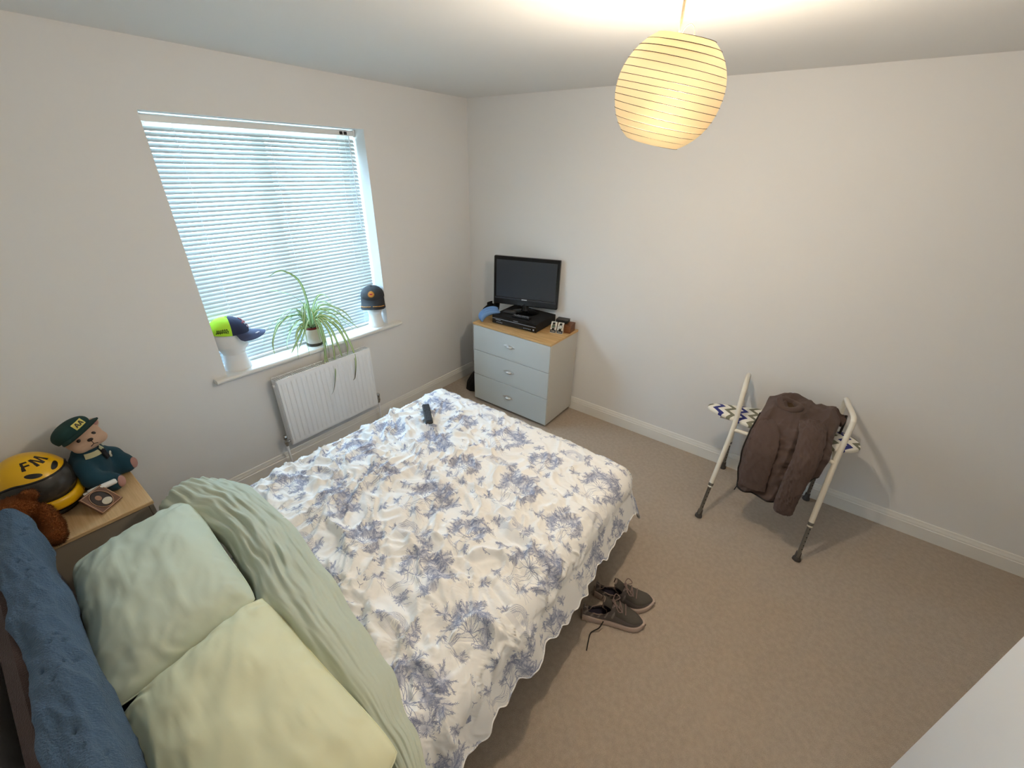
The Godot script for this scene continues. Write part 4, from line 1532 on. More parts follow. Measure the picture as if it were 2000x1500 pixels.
func things_on_chest() -> void:
	var ty := 0.755
	# recorder
	var t := thing("dvd_recorder", "black disc recorder under the television on the oak chest top", "disc player", Vector3(0.749, ty, 0.158), 0.062)
	mat("gloss_black", Color(0.022, 0.022, 0.026), 0.18)
	mat("silver_print", Color(0.62, 0.64, 0.68), 0.4)
	var b := MB.new()
	var d := 0.36
	b.box(Vector3(0, 0.0415, -0.004), Vector3(0.43, 0.069, d - 0.012), 0.003)
	part("case", b, M.black_matt, t)
	b = MB.new()
	b.box(Vector3(0, 0.0415, d / 2 - 0.008), Vector3(0.432, 0.072, 0.012), 0.003)
	var fp := part("front_panel", b, M.gloss_black, t)
	b = MB.new()
	b.box(Vector3(0, 0.050, d / 2 - 0.0012), Vector3(0.42, 0.003, 0.002))
	part("silver_line", b, M.silver_print, fp)
	b = MB.new()
	b.box(Vector3(-0.12, 0.061, d / 2 - 0.0012), Vector3(0.15, 0.011, 0.002))
	part("disc_tray", b, M.black_matt, fp)
	b = MB.new()
	for k in 4:
		b.box(Vector3(-0.165 + 0.016 * k, 0.022, d / 2 - 0.001), Vector3(0.008, 0.006, 0.003), 0.0008)
	part("button_row", b, M.silver_print, fp)
	b = MB.new()
	for k in 5:
		b.box(Vector3(0.10 + 0.015 * k, 0.024 , d / 2 - 0.001), Vector3(0.009, 0.004, 0.003), 0.0008)
	b.box(Vector3(0.19, 0.026, d / 2 - 0.001), Vector3(0.012, 0.014, 0.003), 0.0008)
	part("button_row", b, M.silver_print, fp)
	b = MB.new()
	b.box(Vector3(-0.155, 0.040, d / 2 - 0.001), Vector3(0.05, 0.003, 0.0025))
	part("printed_mark", b, M.silver_print, fp)
	b = MB.new()
	b.box(Vector3(0.02, 0.063, d / 2 - 0.001), Vector3(0.045, 0.003, 0.0025))
	part("printed_mark", b, M.silver_print, fp)
	for s in [-1.0, 1.0]:
		for e in [-1.0, 1.0]:
			b = MB.new()
			b.lathe([Vector2(0, 0), Vector2(0.014, 0), Vector2(0.014, 0.008), Vector2(0, 0.008)], 12, Transform3D(Basis.IDENTITY, Vector3(s * 0.18, 0, e * 0.14)))
			part("foot", b, M.black_plastic, t)
	# television
	t = thing("television", "small black flat television, switched off, standing on the disc recorder", "television", Vector3(0.733, ty + 0.0765, 0.149), 0.3323)
	mat("tv_screen", Color(0.19, 0.205, 0.235), 0.28)
	var tb := Basis(Vector3.RIGHT, -0.034)
	var by := 0.0585
	b = MB.new()
	b.box(tb * Vector3(0, 0.1985, -0.022) + Vector3(0, by, 0), Vector3(0.559, 0.397, 0.040), 0.006, tb)
	b.box(tb * Vector3(0, 0.18, -0.058) + Vector3(0, by, 0), Vector3(0.42, 0.27, 0.04), 0.012, tb)
	part("housing", b, M.gloss_black, t)
	b = MB.new()
	b.box(tb * Vector3(0, 0.217, -0.0015) + Vector3(0, by, 0), Vector3(0.512, 0.305, 0.003), 0.001, tb)
	part("screen", b, M.tv_screen, t)
	b = MB.new()
	b.box(tb * Vector3(0, 0.054, -0.0005) + Vector3(0, by, 0), Vector3(0.53, 0.013, 0.004), 0.0015, tb)
	mat("tv_strip", Color(0.20, 0.205, 0.23), 0.25)
	part("trim_strip", b, M.tv_strip, t)
	b = MB.new()
	b.box(tb * Vector3(-0.005, 0.054, 0.0022) + Vector3(0, by, 0), Vector3(0.046, 0.010, 0.002), 0.0005, tb)
	part("badge", b, M.silver_print, t, "small pale badge")
	b = MB.new()
	b.lathe([Vector2(0.0, 0.0), Vector2(0.115, 0.0), Vector2(0.120, 0.004), Vector2(0.105, 0.010), Vector2(0.05, 0.015), Vector2(0.034, 0.02)], 40, Transform3D(Basis.from_scale(Vector3(1.0, 1.0, 0.72)), Vector3(0, 0.0, -0.015)))
	part("stand_base", b, M.gloss_black, t)
	b = MB.new()
	b.lathe([Vector2(0.036, 0.012), Vector2(0.030, 0.03), Vector2(0.030, 0.075)], 24, Transform3D(Basis.IDENTITY, Vector3(0, 0, -0.03)))
	part("stand_neck", b, M.gloss_black, t)
	# remote in front of the stand
	t = thing("remote_control", "black remote control with white buttons lying on the disc recorder", "remote control", Vector3(0.79, ty + 0.0765, 0.272), 0.14)
	b = MB.new()
	b.box(Vector3(0, 0.009, 0), Vector3(0.165, 0.018, 0.045), 0.005)
	part("body", b, M.black_plastic, t)
	b = MB.new()
	for k in 9:
		for e in 3:
			if (k * 3 + e * 5) % 7 != 3:
				b.box(Vector3(-0.066 + 0.0165 * k, 0.0185, -0.013 + 0.013 * e), Vector3(0.009, 0.002, 0.006), 0.0008)
	var o := part("button_pad", b, M.silver_print, t, "white buttons")
	# grey pouch-like phone beside it
	t = thing("handset", "dark grey cordless handset lying on the disc recorder beside the remote", "handset", Vector3(0.645, ty + 0.0765, 0.232), 0.30)
	mat("handset_grey", Color(0.17, 0.165, 0.17), 0.5)
	b = MB.new()
	b.box(Vector3(0, 0.012, 0), Vector3(0.11, 0.024, 0.055), 0.008)
	part("body", b, M.handset_grey, t)
	b = MB.new()
	b.box(Vector3(0.015, 0.0245, 0), Vector3(0.05, 0.002, 0.035), 0.0008)
	part("speaker_mesh", b, M.ferrule_grey, t)
	# blue cloth slipping off the left end of the chest
	t = thing("blue_cloth", "folded pale blue cloth on the oak chest top beside the television", "cloth", Vector3(0.49, ty, 0.29), 0.0)
	mat("blue_cotton", Color(0.45, 0.60, 0.80), 0.9)
	for k in 3:
		b = MB.new()
		var off := 0.032 * k
		var h0 := 0.125 - 0.012 * k
		b.surf(30, 20, func(u, vv):
			# each fold: a rounded pleat that rises from the board and leans over the recorder's corner
			var p: Vector3 = Vector3(-0.052, 0.016, 0.098).bezier_interpolate(Vector3(-0.072, 0.06, 0.075), Vector3(-0.03, h0 - 0.01, 0.02), Vector3(0.038, h0 - 0.022, -0.045), u)
			var a: float = vv * TAU
			var e := sqrt(maxf(1.0 - pow(absf(u * 2.0 - 1.0), 6.0), 0.0))
			return p + Vector3(0.7, 0.1, 0.5).normalized() * (off + 0.0185 * e * cos(a)) + Vector3(-0.35, 0.8, 0.3) * 0.028 * e * sin(a) * (1.0 - 0.3 * u), false, true)
		part("fold", b, M.blue_cotton, t)
	# two watches on display stands
	for k in 2:
		var s := "" if k == 0 else "_001"
		t = thing("watch" + s, ["wristwatch on white display stand, left of the two next to the disc recorder", "wristwatch on white display stand, right of the two, by the chest's end"][k], "watch", [Vector3(1.063, ty, 0.215), Vector3(1.118, ty, 0.200)][k], 0.28, "watches on display stands")
		var lean := Basis(Vector3.RIGHT, -0.50)
		mat("card_white", Color(0.86, 0.84, 0.80), 0.6)
		b = MB.new()
		b.prism(PackedVector2Array([Vector2(0.0, 0), Vector2(-0.075, 0), Vector2(-0.052, 0.078), Vector2(-0.042, 0.078)]), 0.047, Transform3D(Basis(Vector3.UP, -PI / 2), Vector3(0, 0, 0)))
		part("display_stand", b, M.card_white, t)
		var c := Vector3(0, 0.039, -0.0215) * 1.0
		b = MB.new()
		b.box(Vector3(0, 0.013, -0.0060), Vector3(0.044, 0.022, 0.004), 0.0005, lean)
		var lb := part("label_strip", b, M.black_plastic, t)
		b = MB.new()
		for e in 5:
			b.box(Vector3(-0.012 + 0.006 * e, 0.0125 + 0.001 * (e % 2), -0.0036), Vector3(0.004, 0.005, 0.001), 0.0, lean)
		part("label_print", b, M.card_white, lb)
		var wf := Transform3D(lean * Basis(Vector3.RIGHT, PI / 2), Vector3(0, 0.047, -0.0225))
		b = MB.new()
		b.lathe([Vector2(0.0, 0.009), Vector2(0.0125, 0.009), Vector2(0.0145, 0.0105), Vector2(0.0165, 0.008), Vector2(0.017, 0.0), Vector2(0, 0)], 24, wf)
		part("watch_case", b, M.chrome, t)
		b = MB.new()
		b.lathe([Vector2(0.0, 0.0096), Vector2(0.0118, 0.0096), Vector2(0.0118, 0.008)], 24, wf)
		mat("dial_%d" % k, [Color(0.30, 0.36, 0.26), Color(0.62, 0.63, 0.60)][k], 0.4)
		part("dial", b, M["dial_%d" % k], t)
		b = MB.new()
		for e in [-1.0, 1.0]:
			b.tube([wf * Vector3(0, 0.004, e * 0.014), wf * Vector3(0, 0.005, e * 0.024), wf * Vector3(0, -0.006, e * 0.034)], 0.0105, 8, true, 0.22, wf.basis.x)
		part("strap", b, M.black_plastic, t)
	# boxes
	wood("box_wood", Color(0.34, 0.19, 0.09), Color(0.48, 0.29, 0.15), 68)
	t = thing("wooden_box", "small brown wooden box behind the watches on the chest", "box", Vector3(1.115, ty, 0.105), 0.12)
	b = MB.new()
	b.box(Vector3(0, 0.029, 0), Vector3(0.13, 0.058, 0.10), 0.002)
	part("box_body", b, M.box_wood, t)
	b = MB.new()
	b.box(Vector3(0, 0.063, 0), Vector3(0.132, 0.010, 0.102), 0.002)
	part("lid", b, M.box_wood, t)
	t = thing("jewellery_case", "small black case lying on top of the brown wooden box", "box", Vector3(1.092, ty + 0.068, 0.112), 0.2)
	b = MB.new()
	b.box(Vector3(0, 0.013, 0), Vector3(0.10, 0.024, 0.075), 0.006)
	part("case_body", b, M.black_matt, t)
	b = MB.new()
	b.box(Vector3(0, 0.0265, 0), Vector3(0.102, 0.004, 0.077), 0.0015)
	part("lid", b, M.black_plastic, t)

func dark_bag() -> void:
	var t := thing("dark_bag", "dark limp fabric bag hanging in the gap left of the grey chest", "bag", Vector3(0.30, 0.0, 0.25))
	mat("bag_cloth", Color(0.035, 0.022, 0.04), 0.85)
	var nz := noise(7.0, 2, FastNoiseLite.TYPE_SIMPLEX_SMOOTH, 81)
	var b := MB.new()
	b.surf(40, 40, func(u, vv):
		var y: float = lerpf(0.004, 0.86, vv)
		var k := sm(0.0, 0.45, vv)
		var a: float = u * TAU
		var rx := lerpf(0.105, 0.020, k) * (1.0 if vv < 0.97 else 0.4)
		var rz := lerpf(0.10, 0.09, k) * (1.0 if vv < 0.97 else 0.4)
		var w := 1.0 + 0.16 * nz.get_noise_3d(cos(a) * 0.4, y, sin(a) * 0.4)
		return Vector3(lerpf(-0.03, 0.062, k) + rx * w * cos(a), y * (1.0 if vv > 0.0 else 0.0), lerpf(0.0, -0.09, k) + rz * w * sin(a)), true)
	part("bag_body", b, M.bag_cloth, t)
	var sling := thing("dark_scarf", "dark limp cloth hanging behind the left edge of the television", "cloth", Vector3(0.45, 0.757, 0.13))
	b = MB.new()
	b.surf(24, 16, func(u, vv):
		var p := Vector3(-0.02, 0.012, 0.03).bezier_interpolate(Vector3(-0.035, 0.10, 0.01), Vector3(-0.01, 0.20, -0.01), Vector3(0.06, 0.27, -0.03), u)
		var a: float = vv * TAU
		var r := lerpf(0.052, 0.022, u) * sqrt(maxf(1.0 - pow(absf(u * 2.0 - 1.0), 8.0), 0.0))
		return p + Vector3(0.8, -0.25, 0.2) * r * 0.55 * cos(a) + Vector3(-0.1, 0.1, 0.8) * r * sin(a), false, true)
	part("scarf_cloth", b, M.bag_cloth, sling)

func bed_remote() -> void:
	var t := thing("remote_control_001", "black remote control with many keys lying on the printed duvet", "remote control", Vector3(0.977, 0.572, 1.505), 0.0)
	t.rotation = Vector3(0.03, 0.93, 0.0)
	var b := MB.new()
	b.box(Vector3(0, 0.010, 0), Vector3(0.046, 0.018, 0.215), 0.007)
	mat("remote_body", Color(0.05, 0.055, 0.065), 0.45)
	part("body", b, M.remote_body, t)
	mat("remote_key", Color(0.30, 0.32, 0.36), 0.5)
	for k in 13:
		for e in 4:
			if k == 5 and e in [0, 3]:
				continue
			b = MB.new()
			b.box(Vector3(-0.0145 + 0.0097 * e, 0.0196, -0.092 + 0.0142 * k), Vector3(0.0066, 0.0026, 0.0072), 0.001)
			part("button", b, M.remote_key, t)

# ------------------------------------------------------------ bedside table
func things_on_table() -> void:
	var ty := 0.532
	uniform_bear(ty)
	helmet(ty)
	brown_teddy(ty)
	# keepsake card with an oval portrait, and a white tube
	var t := thing("photo_tile", "brown square tile with an oval portrait on the bedside table", "photo", Vector3(0.368, ty + 0.030, 2.909), 2.2)
	mat("tile_brown", Color(0.42, 0.28, 0.20), 0.5)
	mat("tile_line", Color(0.70, 0.55, 0.43), 0.5)
	mat("tile_pale", Color(0.78, 0.74, 0.66), 0.5)
	mat("tile_dark", Color(0.16, 0.10, 0.08), 0.5)
	mat("tile_skin", Color(0.62, 0.45, 0.34), 0.5)
	var lift := Basis(Vector3.RIGHT, 0.80)
	var b := MB.new()
	b.box(Vector3(0, 0.014, 0), Vector3(0.105, 0.008, 0.105), 0.001, lift)
	var o := part("tile", b, M.tile_brown, t)
	b = MB.new()
	for s in [-1.0, 1.0]:
		b.box(lift * Vector3(s * 0.0485, 0.0045, 0) + Vector3(0, 0.014, 0), Vector3(0.003, 0.002, 0.10), 0.0, lift)
		b.box(lift * Vector3(0, 0.0045, s * 0.0485) + Vector3(0, 0.014, 0), Vector3(0.10, 0.002, 0.003), 0.0, lift)
	b.tube(oval(0.036, 0.044, 0.0052, lift), 0.0015, 5, false)
	part("border", b, M.tile_line, o)
	b = MB.new()
	b.ball(lift * Vector3(0, 0.004, 0.0) + Vector3(0, 0.014, 0), Vector3(0.034, 0.0012, 0.042), lift, 28, 8)
	var por := part("portrait", b, M.tile_dark, o)
	b = MB.new()
	b.ball(lift * Vector3(-0.004, 0.0045, -0.010) + Vector3(0, 0.014, 0), Vector3(0.012, 0.0016, 0.014), lift, 20, 8)
	part("face", b, M.tile_skin, o)
	b = MB.new()
	b.ball(lift * Vector3(0.006, 0.0045, 0.020) + Vector3(0, 0.014, 0), Vector3(0.021, 0.0016, 0.017), lift, 20, 8)
	part("shirt", b, M.tile_pale, o)
	t = thing("white_tube", "small white plastic tube lying across the edge of the portrait tile", "tube", Vector3(0.312, ty + 0.068, 2.888), 0.10)
	b = MB.new()
	b.lathe([Vector2(0, -0.055), Vector2(0.009, -0.055), Vector2(0.0125, -0.051), Vector2(0.0135, 0.03), Vector2(0.0125, 0.044), Vector2(0.009, 0.047), Vector2(0.0, 0.047)], 18, Transform3D(Basis(Vector3.RIGHT, PI / 2), Vector3(0, 0.0, 0)))
	part("tube_body", b, M.white_plastic, t)
	b = MB.new()
	b.lathe([Vector2(0.0, 0.047), Vector2(0.0075, 0.047), Vector2(0.0075, 0.062), Vector2(0, 0.063)], 14, Transform3D(Basis(Vector3.RIGHT, PI / 2), Vector3(0, 0, 0)))
	part("cap", b, M.card_white, t)

func oval(rx: float, rz: float, y: float, bs: Basis) -> Array:
	var r := []
	for k in 49:
		r.append(bs * Vector3(rx * cos(TAU * k / 48), y, rz * sin(TAU * k / 48)) + Vector3(0, 0.014, 0))
	return r

func uniform_bear(ty: float) -> void:
	# seated against the wall, facing the foot of the bed and the room; local +z is its front
	var t := thing("uniform_teddy_bear", "cream teddy bear in a dark blue-green uniform and peaked cap against the wall", "teddy bear", Vector3(0.165, ty, 2.875), 2.58)
	mat("bear_fur", Color(0.80, 0.66, 0.56), 1.0)
	relief(M.bear_fur, noise_tex(256, 0.2, 3, 18), 0.25, 12.0)
	M.bear_fur.rim_enabled = true
	M.bear_fur.rim = 0.5
	mat("uniform_cloth", Color(0.08, 0.24, 0.30), 0.95)
	relief(M.uniform_cloth, M.bear_fur.heightmap_texture, 0.2, 10.0)
	M.uniform_cloth.rim_enabled = true
	M.uniform_cloth.rim = 0.5
	mat("cap_green", Color(0.10, 0.24, 0.235), 0.9)
	mat("bear_dark", Color(0.10, 0.045, 0.03), 0.35)
	mat("badge_yellow", Color(0.86, 0.80, 0.42), 0.6)
	mat("badge_white", Color(0.85, 0.85, 0.80), 0.6)
	mat("tie_navy", Color(0.02, 0.02, 0.07), 0.8)
	mat("pad_pink", Color(0.70, 0.53, 0.50), 0.95)
	mat("collar_cream", Color(0.72, 0.70, 0.55), 0.85)
	var body := func(p: Vector3) -> float:
		var d := ell(p, Vector3(0, 0.092, -0.005), Vector3(0.078, 0.105, 0.068))
		d = smin(d, cap(p, Vector3(0, 0.16, -0.002), Vector3(0, 0.185, 0.0), 0.058, 0.045), 0.03)
		for s in [-1.0, 1.0]:
			var q := Vector3(absf(p.x), p.y, p.z)
			if s > 0.0:
				d = smin(d, cap(q, Vector3(0.065, 0.150, 0.005), Vector3(0.098, 0.095, 0.035), 0.034, 0.034), 0.022)
				d = smin(d, cap(q, Vector3(0.098, 0.095, 0.035), Vector3(0.080, 0.072, 0.068), 0.036, 0.033), 0.02)
				d = smin(d, cap(q, Vector3(0.048, 0.045, 0.01), Vector3(0.070, 0.042, 0.082), 0.044, 0.040), 0.03)
		return d
	var b := MB.new()
	b.nets(body, Vector3(-0.16, -0.01, -0.10), Vector3(0.16, 0.25, 0.18), 0.006)
	part("uniform_body", b, M.uniform_cloth, t)
	for s in [-1.0, 1.0]:
		b = MB.new()
		b.ball(Vector3(s * 0.073, 0.044, 0.113), Vector3(0.025, 0.029, 0.014), Basis.IDENTITY, 18, 10)
		part("foot_pad", b, M.pad_pink, t, "pale foot pad")
		b = MB.new()
		b.ball(Vector3(s * 0.076, 0.070, 0.092), Vector3(0.020, 0.018, 0.014), Basis.IDENTITY, 16, 10)
		part("paw", b, M.bear_fur, t)
	var hb := Basis(Vector3.UP, -0.80) * Basis(Vector3.BACK, 0.16) * Basis(Vector3.RIGHT, -0.30)
	var hc := Vector3(0.008, 0.262, 0.020)
	var head := func(p: Vector3) -> float:
		var q: Vector3 = hb.inverse() * (p - hc)
		var d := ell(q, Vector3(0, 0, 0), Vector3(0.068, 0.062, 0.060))
		d = smin(d, ell(q, Vector3(0, -0.020, 0.044), Vector3(0.034, 0.028, 0.034)), 0.02)
		d = smin(d, ell(q, Vector3(0.036, -0.024, 0.036), Vector3(0.030, 0.027, 0.028)), 0.015)
		d = smin(d, ell(q, Vector3(-0.036, -0.024, 0.036), Vector3(0.030, 0.027, 0.028)), 0.015)
		for s in [-1.0, 1.0]:
			d = smin(d, ell(q, Vector3(s * 0.062, 0.038, -0.004), Vector3(0.023, 0.023, 0.012)), 0.008)
		return d
	b = MB.new()
	b.nets(head, Vector3(-0.12, 0.16, -0.09), Vector3(0.14, 0.36, 0.13), 0.0055)
	var h := part("head", b, M.bear_fur, t, "cream furry face and ears")
	for s in [-1.0, 1.0]:
		b = MB.new()
		b.ball(hc + hb * Vector3(s * 0.028, 0.006, 0.0555), Vector3(0.0085, 0.0085, 0.006), hb, 14, 8)
		part("eye", b, M.bear_dark, h)
		b = MB.new()
		b.ball(hc + hb * Vector3(s * 0.064, 0.038, 0.0065), Vector3(0.015, 0.015, 0.006), hb, 14, 8)
		part("inner_ear", b, M.pad_pink, h)
	b = MB.new()
	b.ball(hc + hb * Vector3(0, -0.008, 0.0775), Vector3(0.011, 0.0075, 0.007), hb, 16, 8)
	part("nose", b, M.bear_dark, h)
	b = MB.new()
	b.tube([hc + hb * Vector3(0, -0.014, 0.078), hc + hb * Vector3(0, -0.030, 0.0755)], 0.0016, 5)
	b.tube([hc + hb * Vector3(-0.014, -0.036, 0.072), hc + hb * Vector3(0, -0.030, 0.0755), hc + hb * Vector3(0.014, -0.036, 0.072)], 0.0016, 5)
	part("mouth", b, M.bear_dark, h)
	# peaked cap
	var cb := hb * Basis(Vector3.UP, 0.40) * Basis(Vector3.RIGHT, -0.06) * Basis(Vector3.BACK, 0.20)
	var cc := hc + hb * Vector3(-0.012, 0.052, -0.016)
	b = MB.new()
	b.surf(36, 16, func(u, vv):
		var a: float = u * TAU
		var p: float = vv * 1.0
		var r := 0.076 * sqrt(maxf(1.0 - pow(p, 3.2), 0.0)) * (1.0 + 0.05 * sin(p * PI))
		return cc + cb * Vector3(r * cos(a), -0.018 + 0.060 * p + 0.008 * sin(a) * (1.0 - p), r * 0.92 * sin(a)), true)
	var cp := part("cap_crown", b, M.cap_green, t)
	b = MB.new()
	for s in [1.0, -1.0]:
		b.surf(28, 8, func(u, vv):
			var a: float = lerpf(0.12, PI - 0.12, u)
			var r: float = lerpf(0.073, 0.073 + 0.044 * pow(sin(a), 0.8), vv)
			return cc + cb * Vector3(r * cos(a), -0.012 - 0.004 * vv * vv + 0.0018 * s + 0.010 * cos(a) * cos(a) * -vv, r * 0.92 * sin(a)), false, false, Vector3(0, s, 0))
	part("cap_peak", b, M.cap_green, t)
	b = MB.new()
	var fx := func(q: Vector3) -> Vector3:
		var a := PI / 2 - q.x / 0.073
		var r := 0.0805 + q.z
		return cc + cb * Vector3(r * cos(a), 0.014 + q.y, r * 0.92 * sin(a))
	b.surf(10, 6, func(u, vv): return fx.call(Vector3((u - 0.5) * 0.046, (vv - 0.5) * 0.030, 0.0016)), false, false, cb * Vector3(0, 0, 1))
	var bd := part("cap_badge", b, M.badge_yellow, cp, "yellow badge reading AA")
	part("badge_lettering", letters("AA", 0.026, 0.002, func(q): return fx.call(q + Vector3(0, 0, 0.0026))), M.black_plastic, cp)
	# shirt collar, tie, pocket badge, shoulder mark
	b = MB.new()
	for s in [-1.0, 1.0]:
		b.surf(16, 6, func(u, vv):
			var a: float = PI / 2 - s * lerpf(0.10, 1.25, u)
			var r: float = 0.050 + 0.012 * vv
			return Vector3(r * cos(a), 0.205 - 0.022 * vv - 0.008 * (1.0 - u), r * 0.95 * sin(a) + 0.006), false, false, Vector3(0, 0.4, 1))
	part("shirt_collar", b, M.collar_cream, t)
	b = MB.new()
	b.box(Vector3(0, 0.182, 0.066), Vector3(0.022, 0.018, 0.012), 0.004)
	b.box(Vector3(0.001, 0.158, 0.070), Vector3(0.024, 0.036, 0.006), 0.002, Basis(Vector3.RIGHT, -0.15))
	part("tie", b, M.tie_navy, t)
	b = MB.new()
	b.box(Vector3(0.038, 0.138, 0.0660), Vector3(0.030, 0.019, 0.006), 0.001, Basis(Vector3.UP, 0.35))
	var pb := part("chest_badge", b, M.badge_white, t)
	b = MB.new()
	b.box(Vector3(0.039, 0.138, 0.0695), Vector3(0.010, 0.008, 0.003), 0.0005, Basis(Vector3.UP, 0.35))
	part("badge_mark", b, M.bear_dark, pb)
	b = MB.new()
	b.box(Vector3(0.083, 0.168, 0.028), Vector3(0.010, 0.020, 0.006), 0.001, Basis(Vector3.UP, 0.9))
	part("shoulder_mark", b, M.badge_white, t)

func helmet(ty: float) -> void:
	var t := thing("helmet", "yellow full-face helmet with dark visor and FM lettering on the bedside table", "helmet", Vector3(0.185, ty, 3.055), 2.02)
	t.rotation = Vector3(0, 2.02, 0)
	mat("helmet_yellow", Color(0.93, 0.72, 0.06), 0.30)
	mat("helmet_dark", Color(0.06, 0.052, 0.05), 0.45)
	mat("visor_smoke", Color(0.24, 0.225, 0.215), 0.2)
	var C := Vector3(0, 0.150, 0)
	var R := Vector3(0.118, 0.132, 0.140)
	# direction from angle az (0 = front) and polar angle from the crown
	var on := func(az: float, th: float, k: float) -> Vector3:
		return C + Vector3(R.x * sin(th) * sin(az), R.y * cos(th), R.z * sin(th) * cos(az)) * k
	var brow := func(az: float) -> float:
		return 1.10 + 0.02 * cos(az) + 0.30 * sm(0.9, 1.9, absf(az))
	var chin := func(az: float) -> float:
		return 1.86 + 0.16 * cos(az * 0.9)
	var b := MB.new()
	b.surf(64, 22, func(u, vv):
		var az: float = (u * 2.0 - 1.0) * PI
		var low: float = brow.call(az) if absf(az) < 1.75 else lerpf(brow.call(1.75), 2.30, sm(1.75, 2.05, absf(az)))
		return on.call(az, low * vv, 1.0), true)
	part("shell", b, M.helmet_yellow, t)
	b = MB.new()
	b.surf(56, 12, func(u, vv):
		var az: float = (u * 2.0 - 1.0) * 1.95
		return on.call(az, lerpf(brow.call(az) - 0.06, chin.call(az) + 0.03, vv), 0.985 + 0.02 * sin(vv * PI)), false, false, Vector3(0, 0.3, 1))
	part("visor", b, M.visor_smoke, t, "smoke grey visor")
	b = MB.new()
	var edge := []
	for k in 61:
		var az := lerpf(-1.95, 1.95, k / 60.0)
		edge.append(on.call(az, brow.call(az) + 0.012, 1.005))
	b.tube(edge, 0.0045, 6)
	part("brow_trim", b, M.helmet_dark, t)
	b = MB.new()
	b.surf(64, 12, func(u, vv):                                      # chin bar, full round, jutting forward
		var az: float = (u * 2.0 - 1.0) * 2.1
		var a: float = vv * TAU
		var p: Vector3 = on.call(az, chin.call(az) + 0.10, 1.04 + 0.10 * maxf(cos(az), 0.0))
		var out := Vector3(sin(az), 0, cos(az))
		var g := 1.0 - 0.6 * sm(1.5, 2.1, absf(az))
		return p + (out * cos(a) * 0.014 + Vector3.UP * sin(a) * 0.026) * g, false, true)
	part("chin_bar", b, M.helmet_yellow, t, "yellow chin bar")
	b = MB.new()
	b.surf(64, 10, func(u, vv):
		var az: float = u * TAU
		var a: float = vv * TAU
		var p: Vector3 = on.call(az, 2.52, 1.0)
		p.y = 0.012
		return p * Vector3(1.2, 1, 1.2) + Vector3(sin(az), 0, cos(az)) * cos(a) * 0.012 + Vector3.UP * sin(a) * 0.012, true, true)
	b.surf(48, 8, func(u, vv): return on.call(u * TAU, lerpf(1.75, 2.56, vv), 0.965), true)
	part("lower_lining", b, M.helmet_dark, t, "dark lower lining and rim")
	for s in [-1.0, 1.0]:
		b = MB.new()
		b.surf(24, 6, func(u, vv):
			var a: float = u * TAU
			return on.call(s * 0.42 + 0.25 * vv * cos(a), 0.93 + 0.085 * vv * sin(a) - 0.05 * cos(a) * s * vv, 1.004 + 0.004 * (1.0 - vv)), true, false, Vector3(0, 1, 1))
		part("vent", b, M.helmet_dark, t, "dark oval vent")
	var fm := func(q: Vector3) -> Vector3:
		return on.call(q.x / 0.060, 0.54 - q.y / 0.136, 1.004 + q.z / 0.13)
	part("lettering", letters("FM", 0.062, 0.002, fm), M.bear_dark, t, "dark letters FM")

